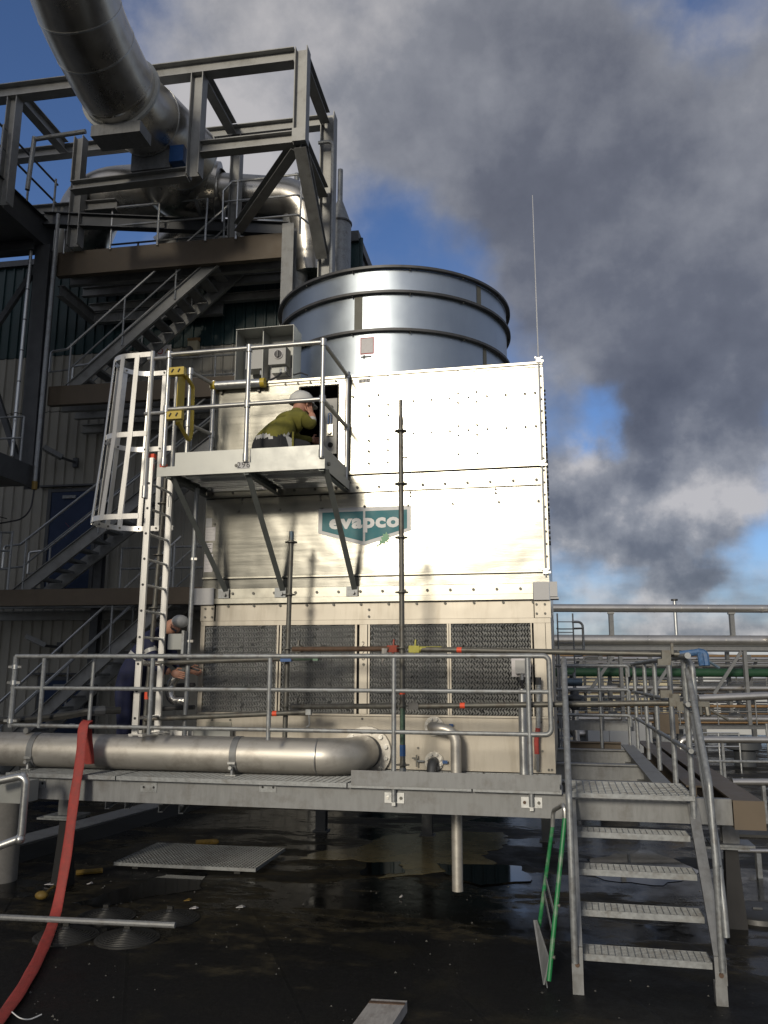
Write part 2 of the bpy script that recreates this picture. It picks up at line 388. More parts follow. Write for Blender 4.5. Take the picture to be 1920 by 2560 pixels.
def grating(mb, c, L, W_, T=.03, pitch=.05, cross=.1, ax=None, bar=.006):
    """walkway grating: flat bars across L with cross rods and a frame, centre c on its top surface"""
    c = V3(c); X, Y, Z = ax or (V3((1, 0, 0)), V3((0, 1, 0)), V3((0, 0, 1)))
    A = (X, Y, Z)
    n = max(2, int(L/pitch))
    for i in range(1, n): mb.box(c+X*(-L/2+L*i/n)-Z*(T/2), (bar, W_-.01, T-.002), A)
    k = max(2, int(W_/cross))
    for i in range(1, k): mb.box(c+Y*(-W_/2+W_*i/k)-Z*(.006), (L-.01, bar, .009), A)
    for sgn in (-1, 1):
        mb.box(c+Y*(sgn*(W_/2-.003))-Z*(T/2), (L, .006, T), A); mb.box(c+X*(sgn*(L/2-.003))-Z*(T/2), (.006, W_-.0125, T+.001), A)
    return mb
# ================================================================== SETTING
def roof_mat():
    m = bpy.data.materials.new('wet_bitumen'); m.use_nodes = True; MATS['wet_bitumen'] = m
    t = m.node_tree; bs = t.nodes['Principled BSDF']; L = t.links.new
    def n(ty, **k):
        x = t.nodes.new(ty)
        for a, b in k.items(): setattr(x, a, b)
        return x
    def nz(s, d, r=.6, vec=None):
        x = n('ShaderNodeTexNoise'); x.inputs['Scale'].default_value = s; x.inputs['Detail'].default_value = d; x.inputs['Roughness'].default_value = r; L(vec or tcn.outputs['Object'], x.inputs['Vector']); return x.outputs[0]
    def mr(v, a, b, c, d):
        x = n('ShaderNodeMapRange', interpolation_type='SMOOTHSTEP'); L(v, x.inputs[0])
        for i, k in enumerate((a, b, c, d)): x.inputs[i+1].default_value = k
        return x.outputs[0]
    def ma(op, a, b):
        x = n('ShaderNodeMath', operation=op)
        for i, v in enumerate((a, b)):
            if isinstance(v, (int, float)): x.inputs[i].default_value = v
            else: L(v, x.inputs[i])
        return x.outputs[0]
    tcn = n('ShaderNodeTexCoord')
    mp = n('ShaderNodeMapping'); mp.inputs['Scale'].default_value = (.5, 1.3, 1); L(tcn.outputs['Object'], mp.inputs[0])
    big = nz(.62, 11, .66, mp.outputs[0])
    sx = n('ShaderNodeSeparateXYZ'); L(tcn.outputs['Object'], sx.inputs[0])
    low = mr(sx.outputs[1], 5.6, 8.2, -.10, .055)       # the roof falls towards the platform, so water stands there
    wet = mr(ma('ADD', big, low), .525, .565, 0, 1)
    moss = mr(nz(.8, 7, .65), .52, .62, 0, 1)
    fine = nz(38, 8, .7)
    c1 = n('ShaderNodeMix', data_type='RGBA'); L(moss, c1.inputs[0]); c1.inputs[6].default_value = (.0085, .0085, .0083, 1); c1.inputs[7].default_value = (.017, .0155, .0105, 1)
    c2 = n('ShaderNodeMix', data_type='RGBA', blend_type='MULTIPLY'); c2.inputs[0].default_value = 1; L(c1.outputs[2], c2.inputs[6]); L(mr(fine, .3, .7, .5, 1.5), c2.inputs[7])
    c3 = n('ShaderNodeMix', data_type='RGBA'); L(wet, c3.inputs[0]); L(c2.outputs[2], c3.inputs[6]); c3.inputs[7].default_value = (.006, .006, .0055, 1)
    silt = ma('MULTIPLY', mr(ma('ADD', big, low), .455, .53, 0, 1), mr(ma('ADD', big, low), .53, .60, 1, 0))
    c4_ = n('ShaderNodeMix', data_type='RGBA'); L(ma('MULTIPLY', silt, mr(nz(6, 8, .7), .4, .65, .1, .9)), c4_.inputs[0]); L(c3.outputs[2], c4_.inputs[6]); c4_.inputs[7].default_value = (.062, .052, .030, 1)
    L(c4_.outputs[2], bs.inputs['Base Color'])
    L(ma('ADD', ma('MULTIPLY', wet, -.40), mr(nz(3, 8, .7), .3, .7, .46, .72)), bs.inputs['Roughness'])
    bs.inputs['Specular IOR Level'].default_value = .22
    # sheet laps every 1.1 m, diagonal to the platform
    mp2 = n('ShaderNodeMapping'); mp2.inputs['Rotation'].default_value = (0, 0, math.radians(-28)); L(tcn.outputs['Object'], mp2.inputs[0])
    sp = n('ShaderNodeSeparateXYZ'); L(mp2.outputs[0], sp.inputs[0])
    lap = mr(ma('FRACT', ma('DIVIDE', sp.outputs[0], 1.1), 0), .0, .03, 1, 0)
    h = ma('ADD', ma('MULTIPLY', fine, .35), ma('MULTIPLY', lap, .8))
    h = ma('ADD', h, ma('MULTIPLY', nz(4, 5), .9))
    hm = ma('MULTIPLY', h, ma('SUBTRACT', 1.0, wet))
    rip = ma('MULTIPLY', ma('MULTIPLY', nz(5, 2), wet), .02)
    bp = n('ShaderNodeBump'); bp.inputs['Strength'].default_value = .55; bp.inputs['Distance'].default_value = .012
    L(ma('ADD', hm, rip), bp.inputs['Height']); L(bp.outputs[0], bs.inputs['Normal'])
roof_mat()
mat('yard', (.10, .10, .095), rough=.9, var=.2, vscale=.05)
single('ground', M().box((0, 0, -7.05), (5000, 5000, .1)), 'yard', '', '', kind='structure')
single('flat_roof', M().bb(-13, 46, -9, 34, -7, 0), 'wet_bitumen', '', '', kind='structure')
# ================================================================== PLATFORM
PT = 1.235                                   # walking level
YF = 7.27
plat = thing('steel_platform', 'galvanised steel walkway platform with long front beam and open grating under the cooling tower', 'platform', (-2, 7.7, 0))
XL, XR = -5.32, 1.25
part('front_beam', M().chan((XL, YF, 1.097), (XR, YF, 1.097), .075, .195, .012, flip=-1), 'galv_beam', plat)
for yy in (8.28, 9.9, 11.8): part('cross_beam', M().ibeam((XL, yy, 1.09), (.85, yy, 1.09), .12, .19), 'galv_beam', plat)
for xx in (-5.1, -4.06, -2.6, -1.2, -.1): part('cross_beam', M().ibeam((xx, YF+.08, 1.075), (xx, 8.21, 1.075), .1, .15), 'galv_beam', plat)
seams = [oY(p, 1955, 7.2).x for p in (12, 289, 868, 1180, 1405)]
for a, b in zip(seams, seams[1:]):
    mb = M(); grating(mb, ((a+b)/2, 7.73, PT), b-a-.012, 1.07, .036, .055, .035); part('grating_panel', mb, 'galv', plat, 0)
mb = M(); grating(mb, (.48, 7.46, PT), .94, .80, .036, .055, .1); part('grating_panel', mb, 'galv', plat, 0)
# loose bolt plates left on the beam face where railing posts were taken off
for px in (372, 670, 95):
    c = oY(px, 1968 if px > 200 else 1958, YF-.004)
    pl = part('bolt_plate', M().box(c, (.16, .008, .085)), 'galv', plat)
    part('hole', M().disc(c+V3((-.048, -.004, 0)), (0, -1, 0), .011, .0015, 10).disc(c+V3((.05, -.004, 0)), (0, -1, 0), .011, .0015, 10), 'black', pl)
part('toe_board', M().bb(oY(878, 1930, 7.19).x, oY(1398, 1930, 7.19).x, 7.188, 7.196, 1.212+.01, 1.345), 'galv_beam', plat)
# support columns: stub, base plate, tapered pedestal
for px in (168, 1821):
    x = oY(px, 2050, 8.28).x; yy = 8.28
    col = part('column', M().ibeam((x, yy, .70), (x, yy, .994), .14, .14, up=(0, 1, 0)), 'galv_beam', plat)
    part('base_plate', M().box((x, yy, .69), (.36, .30, .02)).box((x-.07, yy, .664), (.42, .24, .02)), 'galv', col)
    part('pedestal', M().lathe([(.075, .65), (.085, .45), (.12, .0)], (x, yy, 0), n=4, a0=.785, a1=.785+2*math.pi), 'black', col)
for x in (-3.4, -1.9, -.3):
    col = part('column', M().ibeam((x, 11.8, .02), (x, 11.8, .99), .14, .14, up=(0, 1, 0)), 'dark_steel', plat)
    part('base_plate', M().box((x, 11.8, .01), (.2, .2, .02)), 'dark_steel', col)
# short channel offcuts hanging under the left bay
for px, py in ((262, 2012), (311, 2012), (395, 2020), (446, 2024)):
    c = oY(px, py, 8.6); part('hanger', M().chan(c+V3((0, 0, .0)), c+V3((-.3, .9, 0)), .05, .09), 'galv', plat)
# side beams running back along the landing
part('side_beam', M().ibeam((1.36, 7.2, 1.09), (1.36, 13.2, 1.09), .22, .21), 'brown_beam', plat, label='brown rusty side beam running back beside the landing')
part('end_plate', M().bb(1.245, 1.475, 7.188, 7.199, .982, 1.198), 'brown_beam', plat, 0)
part('side_beam', M().ibeam((1.09, 8.0, 1.11), (1.11, 13.2, 1.11), .16, .19), 'brown_beam', plat)
part('side_beam', M().ibeam((.82, 7.95, 1.11), (.82, 12.4, 1.11), .16, .19), 'galv_beam', plat)
part('cross_beam', M().ibeam((-.05, 12.5, 1.13), (.74, 12.5, 1.13), .14, .2), 'brown_beam', plat)
part('cross_beam', M().bar((-.05, 12.7, 1.44), (.95, 12.7, 1.44), .02, .14), 'galv_beam', plat)

# ================================================================== FRONT RAILING
rl = thing('guard_railing', 'grey galvanised three-bar guard railing along the front edge of the platform', 'railing', (-2.6, YF, PT))
RY = 7.235
zT, zM, zB = [oY(p, q, RY).z for p, q in ((985, 1640), (985, 1727), (985, 1830))]
x0, x1 = oY(40, 1640, RY).x, oY(1372, 1640, RY).x
part('top_rail', M().pipe([(x0, RY, zT), (x1, RY, zT), (x1, RY, zB), (x1-.2, RY, zB)], .0215, .05, 12), 'galv', rl)
part('mid_rail', M().tube((x0-.02, RY, zM), (x1-.012, RY, zM), .0185), 'galv', rl)
part('bottom_rail', M().tube((x0-.01, RY, zB), (x1-.2, RY, zB), .0185), 'galv', rl)
for px, down in ((380, .06), (675, .09), (985, 0), (1320, 0), (108, .02)):
    x = oY(px, 1700, RY).x
    z0 = 1.09 if not down else zB-down
    po = part('post', M().tube((x, RY-.004, z0), (x, RY-.004, zT-.018), .021), 'galv', rl)
    if not down:
        part('bracket', M().box((x, YF-.008, 1.12), (.17, .012, .085)).bar((x, RY-.002, 1.06), (x, RY-.002, 1.19), .03, .03, (0, 1, 0)), 'galv_bright', po)
        for s_, mt_ in ((-1, 'bolt_bright' if px == 985 else 'scaffold_rust'), (1, 'bolt_grey')): part('bolt', M().disc((x+s_*.058, YF-.013, 1.12), (0, -1, 0), .014, .012, 6), mt_, po)
xe = x0+.005
po = part('post', M().tube((xe, RY, zB-.02), (xe, RY, zT), .026), 'galv', rl)
for z in (zT-.10, zM+.05, zB+.04): part('clamp', M().lathe([(.027, -.02), (.034, -.02), (.034, .02), (.027, .02)], (xe, RY, z), n=12).box((xe-.045, RY-.01, z), (.04, .02, .022)).box((xe+.05, RY, z), (.04, .02, .022)), 'galv_bright', po)
# ---- landing railing running back on the right
lr = thing('landing_railing', 'grey tubular railing running back along the right side of the stair landing', 'railing', (.95, 9, PT))
X = .93
part('top_rail', M().pipe([(X, 6.80, 2.30), (X, 12.3, 2.30)], .024, .05), 'galv', lr)
part('mid_rail', M().tube((X, 6.95, 1.93), (X, 12.3, 1.93), .020), 'galv', lr)
part('bottom_rail', M().tube((X, 6.95, 1.58), (X, 12.3, 1.58), .020), 'galv', lr)
for y in (11.95, 10.47, 9.32, 8.03): part('post', M().tube((X, y, 1.19), (X, y, 2.28), .024), 'galv', lr)
rr = thing('rear_railing', 'low grey tubular railing across the far end of the stair landing', 'railing', (.4, 12.35, PT))
for z in (2.28, 1.95, 1.60): part('rail', M().pipe([(-.12, 12.35, z), (.88, 12.35, z), (.88, 12.35, z-.15)], .022, .04), 'galv', rr)
for x in (.48, .86): part('post', M().tube((x, 12.37, 1.15), (x, 12.37, 2.27), .022), 'galv', rr)

# ================================================================== STAIRCASE
st = thing('steel_staircase', 'short steel staircase with four grating treads leading up to the platform', 'stair', (.48, 6.9, 0))
trd = [(7.17, .925), (6.93, .695), (6.69, .465), (6.46, .235)]      # front edge y, z
sl_ = (1.155-.235)/(7.40-6.46)
for sx, xx in ((-1, .015), (1, .945)):
    q = M().poly([(xx-.005, 7.34, 1.17), (xx-.005, 7.20, 1.17), (xx-.005, 6.35, .30), (xx-.005, 6.35, .14), (xx-.005, 6.50, .14), (xx-.005, 7.34, .97)], (1, 0, 0), .01)
    q.bb(xx-.038, xx+.038, 6.335, 6.345, .135, .31)
    q.poly([(xx-.038, 6.345, .31), (xx+.038, 6.345, .31), (xx+.038, 7.2, 1.18), (xx-.038, 7.2, 1.18)], (0, -.7, .7), .008)
    g = part('stringer', q, 'galv_beam', st)
    part('foot', M().box((xx, 6.40, .07), (.075, .075, .14)), 'galv_beam', g)
    part('bolt', M().disc((xx, 6.333, .20), (0, -1, 0), .016, .012, 8), 'scaffold_rust', g)
for y, z in trd:
    mb = M(); grating(mb, (.48, y+.115, z), .862, .23, .03, .045, .032); mb.bb(.05, .91, y-.006, y, z-.042, z+.002)
    part('tread', mb, 'galv', st, 0)
def stair_rail(xx, mk):
    h = 1.02
    part('handrail', M().pipe(mk, .0235, .12, 12), 'galv', st)
    return h
xl = .0
stair_rail(xl, [(xl, 7.20, 2.22), (xl, 7.16, 2.30), (xl, 6.30, 1.30), (xl, 6.27, .78), (xl, 6.30, .22)])
part('mid_rail', M().tube((xl, 7.15, 1.80), (xl, 6.30, .85), .02), 'galv', st)
part('post', M().tube((xl, 7.17, 1.0), (xl, 7.17, 2.26), .022), 'galv', st)
xr = .985
stair_rail(xr, [(xr-.05, 7.12, 2.28), (xr, 7.0, 2.25), (xr, 6.98, 1.9), (xr, 6.42, .98), (xr, 6.30, .62), (xr, 6.28, .45)])
stair_rail(xr, [(xr-.03, 7.05, 2.20), (xr-.03, 6.36, 1.42), (xr-.03, 6.30, .9), (xr-.03, 6.33, .22)])
part('mid_rail', M().tube((xr-.01, 7.10, 1.85), (xr-.01, 6.34, .88), .02), 'galv', st)
part('post', M().tube((xr-.045, 7.10, .93), (xr-.045, 7.10, 2.27), .024), 'galv', st)
part('bolt', M().disc((xr-.04, 7.07, .96), (0, -1, 0), .016, .014, 8), 'scaffold_rust', st)
# ---- green tube frame hanging beside the stair
gf = thing('green_tube_gate', 'green and silver tube gate frame with a flat kick plate hanging beside the stair foot', 'gate', (-.15, 6.65, 0))
A0, A1 = oY(1412, 2045, 6.62), oY(1372, 2452, 6.45)
B0, B1 = oY(1381, 2060, 6.85), oY(1346, 2330, 6.85)
part('tube', M().pipe([B0+V3((0, 0, -.02)), B0+V3((.01, 0, .1)), A0+V3((.0, 0, .10)), A0], .017, .05), 'alu_rail', gf)
part('tube', M().tube(A0, A1, .017), 'green_paint', gf)
part('tube', M().tube(B0+V3((0, 0, -.02)), B1, .015), 'green_paint', gf)
for t0, t1 in ((.62, .38), (.95, .62), (.5, .2)):
    part('brace', M().bar(B0.lerp(B1, t0), A0.lerp(A1, t0+.12), .006, .035), 'galv', gf)
part('kick_plate', M().poly([oY(1333, 2300, 6.80), oY(1358, 2462, 6.46), oY(1371, 2400, 6.46), oY(1339, 2300, 6.80)], (1, .2, 0), .012), 'galv_beam', gf)
for t in (.55, .86): part('bolt', M().disc(A0.lerp(A1, t), (1, -.3, 0), .012, .03, 8), 'bolt_grey', gf)
# ================================================================== COOLING TOWER
TX0, TX1, TY0, TY1 = -3.765, -.112, 8.30, 11.95
tw = thing('cooling_tower', 'large silver galvanised cooling tower with round fan housing and louvred air inlets', 'cooling tower', ((TX0+TX1)/2, (TY0+TY1)/2, 1.235))
Zs = dict(base=1.237, lb=1.754, lt=2.65, h1=2.697, edge=2.873, lip=2.933, b1=3.037, s1=3.138, s2=3.167, c1=4.026, c2=4.132, u1=4.212, u2=4.263, top=5.325)
YP = TY0                          # front plane of the upper casing
def fp(name, x0, x1, z0, z1, proud, mt, th=.02, **k): return part(name, M().bb(x0, x1, YP-proud, YP-proud+th, z0, z1), mt, tw, 0, **k)
# shell behind the sheets
part('side_wall', M().bb(TX0+.004, TX0+.024, YP+.026, TY1, 2.873, 5.31), 'zinc_panel', tw, 0)
part('side_wall', M().bb(TX1-.024, TX1-.004, YP+.026, TY1, 2.873, 5.31), 'zinc_panel', tw, 0)
part('side_wall', M().bb(TX0+.03, TX1-.03, TY1-.02, TY1, 2.873, 5.31), 'zinc_panel', tw, 0)
part('roof_deck', M().bb(TX0+.03, TX1-.03, YP+.03, TY1-.03, 5.285, 5.305), 'zinc_trim', tw, 0)
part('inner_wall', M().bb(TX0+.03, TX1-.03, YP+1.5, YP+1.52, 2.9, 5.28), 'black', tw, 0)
part('basin_shell', M().bb(TX0+.006, TX1-.006, YP+.05, TY1-.01, 1.237, 1.754).bb(TX0+.006, TX1-.006, TY1-.06, TY1-.015, 1.76, 2.87).bb(TX0+.01, TX0+.05, YP+.06, TY1-.07, 1.76, 2.87).bb(TX1-.05, TX1-.01, YP+.06, TY1-.07, 1.76, 2.87), 'basin_panel', tw, 0)
part('louver_backing', M().bb(TX0+.06, TX1-.06, YP+.12, YP+.13, 1.76, 2.87), 'black', tw, 0)
# upper casing sheet with the access opening cut out
DX0, DX1, DZ0, DZ1 = -2.713, -2.289, 4.392, 5.235
def bolts(mb, pts, r=.013, t=.014, y=YP-.002):
    for x, z in pts: mb.disc((x, y, z), (0, -1, 0), r, t, 6)
    return mb
up = part('upper_panel', M().bb(TX0, DX0, YP, YP+.02, Zs['u2'], 5.30).bb(DX1, TX1, YP, YP+.02, Zs['u2'], 5.30).bb(DX0, DX1, YP, YP+.02, Zs['u2'], DZ0).bb(DX0, DX1, YP, YP+.02, DZ1, 5.30), 'zinc_panel', tw, 0)
fxz = lambda px, py: (lambda p: (p.x, p.z))(oY(px, py, YP))
z7 = lambda zx, zy: fxz(900+zx/3.0164, 600+zy/3.0164)
z8 = lambda zx, zy: fxz(900+zx/2.949, 1200+zy/2.949)
pts = [z7(*q) for q in ((70, 1032), (212, 1022), (738, 984), (877, 974), (139, 1170), (402, 1214), (538, 1205), (676, 1196), (816, 1187), (957, 1178), (1098, 1168), (1243, 1159), (1320, 1154),
       (739, 1157), (879, 1147), (739, 1228), (880, 1219), (70, 1251), (212, 1242), (70, 1330), (212, 1321), (402, 1458), (538, 1450), (678, 1442), (818, 1435), (960, 1426), (1103, 1418), (1248, 1410), (1327, 1405),
       (741, 1403), (883, 1395), (742, 1475), (883, 1468), (69, 1515), (211, 1506), (68, 1594), (210, 1586), (743, 1615), (885, 1609), (68, 1686), (210, 1678))]
pts += [fxz(400+a/2.9625, 600+b/2.9625) for a, b in ((890, 1132), (932, 1070), (1024, 1063), (1117, 1057), (1303, 1047), (405, 1265), (1430, 1162), (395, 1535), (1550, 1015), (1618, 1150), (1550, 1230), (1550, 1305), (1548, 1488), (1548, 1567), (1548, 1655))]
part('rivets', bolts(M(), pts), 'bolt_grey', up)
part('top_flange', M().bb(TX0-.008, TX1+.008, YP-.030, YP+.02, 5.302, 5.328).bb(TX0-.004, TX1+.004, YP-.012, YP-.001, 5.278, 5.300), 'zinc_trim', tw, 0)
fp('seam_trim', TX0, TX1+.004, Zs['u1']+.012, Zs['u2']-.004, .024, 'zinc_trim')
fp('seam_gap', TX0, TX1, Zs['u1']-.002, Zs['u1']+.010, -.004, 'black', .01)
fp('band_panel', TX0, TX1, Zs['c2']+.003, Zs['u1']-.004, 0, 'zinc_panel')
bd = fp('bolted_band', TX0, TX1-.03, Zs['c1']+.004, Zs['c2']-.004, .012, 'zinc_trim')
fp('seam_gap', TX0, TX1, Zs['c1']-.006, Zs['c1']+.003, -.003, 'black', .01)
zb = (Zs['c1']+Zs['c2'])/2
part('bolts', bolts(M(), [(TX1-.09-.232*i, zb) for i in range(16)], .015, .012, YP-.013), 'bolt_grey', bd)
lo = fp('lower_panel', TX0, TX1, Zs['s2'], Zs['c1']-.008, 0, 'zinc_panel')
pts = [z8(*q) for q in ((372, 93), (372, 120), (357, 187), (36, 196), (685, 176), (1001, 69), (1001, 97), (1024, 164), (1316, 155))] + [fxz(450+a/3.16, 1200+b/3.16) for a, b in ((488, 150), (488, 178), (463, 246), (791, 235), (1109, 126), (1109, 155), (1123, 223), (1460, 212), (274, 349))]
part('rivets', bolts(M(), pts), 'bolt_grey', lo)
fp('seam_trim', TX0, TX1+.003, Zs['s1']+.008, Zs['s2']-.004, .020, 'zinc_trim')
fp('seam_gap', TX0, TX1, Zs['s1']-.002, Zs['s1']+.006, -.002, 'black', .01)
fp('band_panel', TX0, TX1, Zs['b1']+.004, Zs['s1']-.004, 0, 'zinc_panel')
bd = fp('bolted_band', TX0, TX1-.16, Zs['lip']+.004, Zs['b1'], .012, 'zinc_trim')
zb = (Zs['lip']+Zs['b1'])/2
part('bolts', bolts(M(), [(TX1-.28-.232*i, zb) for i in range(15)], .015, .012, YP-.013), 'bolt_grey', bd)
fp('drip_lip', TX0, TX1-.16, Zs['edge']+.006, Zs['lip'], .034, 'zinc_trim', .05)
# corner posts of the casing with bolt rows
for xx in (TX1-.002,):
    cp_ = part('corner_angle', M().bb(xx-.045, xx+.006, YP-.006, YP-.001, 3.17, 5.27).bb(xx+.006, xx+.011, YP-.006, YP+.06, 3.17, 5.27), 'zinc_trim', tw, 0)
    part('bolts', bolts(M(), [(xx-.010, 3.3+i*.125) for i in range(16)], .010, .010, YP-.007), 'bolt_grey', cp_)
    mb = M()
    for i in range(34): mb.disc((xx+.011, YP+.03+.02*(i % 2), 3.45+i*.048), (1, 0, 0), .012, .02, 6)
    for i in range(26): mb.disc((xx-.004, YP+.5, 3.5+i*.06), (1, 0, 0), .014, .03, 6)
    part('bolts', mb, 'dark_ring', cp_)
# corner gusset boxes at the foot of the casing
for x, s_ in ((TX0, -1), (TX1, 1)):
    g = part('corner_plate', M().bb(x-.10 if s_ < 0 else x-.155, x+.155 if s_ < 0 else x-.002, YP-.045, YP-.036, 2.87, 3.045), 'sticker_grey', tw, 0)
    g2 = part('corner_plate', M().bb(x-.004 if s_ < 0 else x-.15, x+.15 if s_ < 0 else x+.006, YP-.004, YP+.006, 2.70, 2.868), 'basin_panel', tw, 0)
    part('bolts', bolts(M(), [(x-s_*(.05+.08*i), 2.74+.09*j) for i in (0, 1) for j in (0, 1)], .012, .012, YP-.005), 'bolt_grey', g2)
part('corner_box', M().bb(TX1+.002, TX1+.075, YP-.05, YP+.12, 2.90, 3.045).bb(TX1+.004, TX1+.085, YP-.04, YP+.12, 2.878, 2.895), 'sticker_grey', tw, 0)
# louvre section (set back under the drip lip)
yl = .018
def lp(name, x0, x1, z0, z1, back, mt='basin_panel', th=.02): return part(name, M().bb(x0, x1, YP+back, YP+back+th, z0, z1), mt, tw, 0)
hp = lp('header_plate', TX0+.16, TX1-.16, Zs['h1']+.003, Zs['edge'], yl)
part('bolts', bolts(M(), [(TX0+.30+.29*i, 2.855) for i in range(12)], .014, .016, YP+yl-.001).disc((-1.93, YP+yl-.001, 2.80), (0, -1, 0), .013, .012, 6).disc((-1.93, YP+yl-.001, 2.73), (0, -1, 0), .013, .012, 6), 'bolt_grey', hp)
lp('header_strip', TX0, TX1, Zs['lt'], Zs['h1'], .006)
lp('bottom_strip', TX0+.02, TX1-.02, Zs['lb']-.012, Zs['lb']+.006, -.012, th=.06)
xs = [oY(p, 1560, YP).x for p in (513, 693, 705, 888, 925, 1117, 1127, 1326)]
def post(x0, x1, back, name='louver_post', mt='basin_panel'): return lp(name, x0, x1, Zs['lb']+.008, Zs['lt']-.002, back, mt)
post(TX0, xs[0]-.012, .006); post(xs[0]-.010, xs[0], -.004)
post(xs[1], xs[1]+.019, -.002); post(xs[2]-.019, xs[2], -.002)
post(xs[3], xs[3]+.02, -.004); cpst = post(xs[3]+.045, xs[4]-.03, .006); post(xs[4]-.018, xs[4], -.004)
post(xs[5], xs[5]+.017, -.002); post(xs[6]-.017, xs[6], -.002)
post(xs[7], xs[7]+.012, -.004); post(xs[7]+.03, TX1-.055, .006); post(TX1-.05, TX1, .012)
# air-inlet fill: rows of folded PVC blades
def fill_mesh(wd, ht, seed):
    rg_ = random.Random(seed); mb = M(); pitch, vp, amp = .0275, .050, .0085
    nc, nr = int(wd/pitch), int(ht/vp*2)
    for c in range(nc):
        x = -wd/2+wd*(c+.5)/nc+rg_.uniform(-.0015, .0015); ph = 0; zo = rg_.uniform(-.005, .005)
        for r in range(nr):
            z0, z1 = -ht/2+ht*r/nr+zo, -ht/2+ht*(r+1)/nr+zo
            s0 = 1 if (r+ph) % 2 else -1
            xa, xb = x+s0*amp, x-s0*amp; t = (.0098 if s0 > 0 else .0072)*rg_.uniform(.88, 1.08); dy = .012*s0
            if rg_.random() < .02: t *= .45
            vs = [(xa-t, dy, z0), (xa+t, -dy, z0), (xb+t, -dy*.4, z1), (xb-t, dy*.4, z1), (xa-t, .06, z0), (xa+t, .06, z0), (xb+t, .06, z1), (xb-t, .06, z1)]
            mb.add(vs, [(0, 1, 2, 3), (0, 3, 7, 4), (1, 5, 6, 2)])
    me = mb.mesh('fill', smooth=0); me.materials.append(MATS['louver_fill']); return me
hz = Zs['lt']-Zs['lb']-.012
for a, b in ((xs[0], xs[1]), (xs[2], xs[3]), (xs[4], xs[5]), (xs[6], xs[7])):
    o = inst('louver_panel', fill_mesh(.775, hz, int(a*1000)), tw, ((a+b)/2, YP+.02, (Zs['lt']+Zs['lb'])/2)); o.scale.x = (b-a)/.775
# basin front
bf = lp('basin_front', TX0, TX1+.0, 1.24, Zs['lb']-.015, .012, th=.03)
part('bolts', bolts(M(), [fxz(*q) for q in ((905, 1797), (1352, 1806), (1356, 1878), (1372, 1925), (1045, 1870), (530, 1800), (575, 1800), (1380, 1925))], .012, .010, YP+.011), 'bolt_grey', bf)
part('access_hatch', M().bb(*[oY(p, 1850, YP-.06).x for p in (300, 578)], YP-.10, YP-.02, *[oY(500, p, YP-.06).z for p in (1840, 1822)]), 'cabinet_grey', tw, 0)
part('latch_plate', M().bb(*[oY(p, 1850, YP).x for p in (513, 577)], YP+.001, YP+.011, *[oY(500, p, YP).z for p in (1815, 1804)]), 'zinc_trim', tw, 0)
# access opening: gasket, sliding door, drive bracket seen inside
part('opening_gasket', M().bb(DX0-.012, DX1+.012, YP-.006, YP-.001, DZ1, DZ1+.012).bb(DX0-.012, DX1+.012, YP-.006, YP-.001, DZ0-.012, DZ0).bb(DX0-.012, DX0, YP-.006, YP-.001, DZ0, DZ1).bb(DX1, DX1+.012, YP-.006, YP-.001, DZ0, DZ1), 'black', tw, 0)
dr = part('sliding_door', M().bb(-2.99, DX0-.014, YP-.022, YP-.006, DZ0-.02, DZ1+.005), 'zinc_panel', tw, 0)
br_ = part('drive_bracket', M().bb(-2.47, -2.33, YP+.12, YP+.14, 4.50, 5.13), 'box_grey', tw, 0)
part('hole', M().disc((-2.40, YP+.118, 5.02), (0, -1, 0), .030, .003, 14).disc((-2.40, YP+.118, 4.60), (0, -1, 0), .030, .003, 14), 'black', br_)
part('lever', M().bb(-2.44, -2.37, YP+.10, YP+.115, 4.70, 4.83), 'zinc_trim', br_)
part('bolt', M().disc((-2.405, YP+.10, 4.735), (0, -1, 0), .024, .03, 6), 'bolt_bright', br_)
part('turnbuckle', M().pipe([(-2.42, YP+.09, 4.83), (-2.42, YP+.09, 4.95), (-2.39, YP+.09, 4.95), (-2.39, YP+.09, 4.83)], .006, .01), 'blue_paint', br_)
# plant number plates and the maker's sign
def tag(parent, body, c, size, plate, mt='sticker_grey'):
    s_ = part('number_plate', M().box(c, (plate[0], .003, plate[1])), mt, parent, 0)
    lettering('digits', body, size, 'ink', s_, V3(c)+V3((0, -.0025, 0)), space=1.15)
tag(tw, '296', (oY(911, 950, YP-.003)), .075, (.13, .062))
for ch, pz in (('2', 1611), ('9', 1628), ('6', 1645)): lettering('digits', ch, .075, 'ink', cpst, oY(908, pz, YP+.005))
part('bolt', M().disc(oY(909, 1661, YP+.005), (0, -1, 0), .013, .01, 8), 'bolt_grey', cpst)
LX, LZ = -1.985, 3.868
sg = part('maker_sign', M().poly([(LX-.497, YP-.001, LZ), (LX-.497, YP-.001, LZ-.262), (LX, YP-.001, LZ-.405), (LX+.497, YP-.001, LZ-.262), (LX+.497, YP-.001, LZ)], (0, -1, 0), .004), 'logo_border', tw, 0, label='teal and grey shield-shaped sign with white lettering')
for s_ in (-1, 1):
    a, b = LX+s_*.012, LX+s_*.455
    part('sign_field', M().poly([(a, YP-.006, LZ-.042), (a, YP-.006, LZ-.362), (b, YP-.006, LZ-.238), (b, YP-.006, LZ-.042)][::s_], (0, -1, 0), .0012), 'logo_teal', sg, 0)
lettering('lettering', 'evapco', .20, 'white_print', sg, (LX, YP-.0085, LZ-.155), offset=.009, space=1.10).scale.x = 1.22
lf = oY(958, 1346, YP-.009)
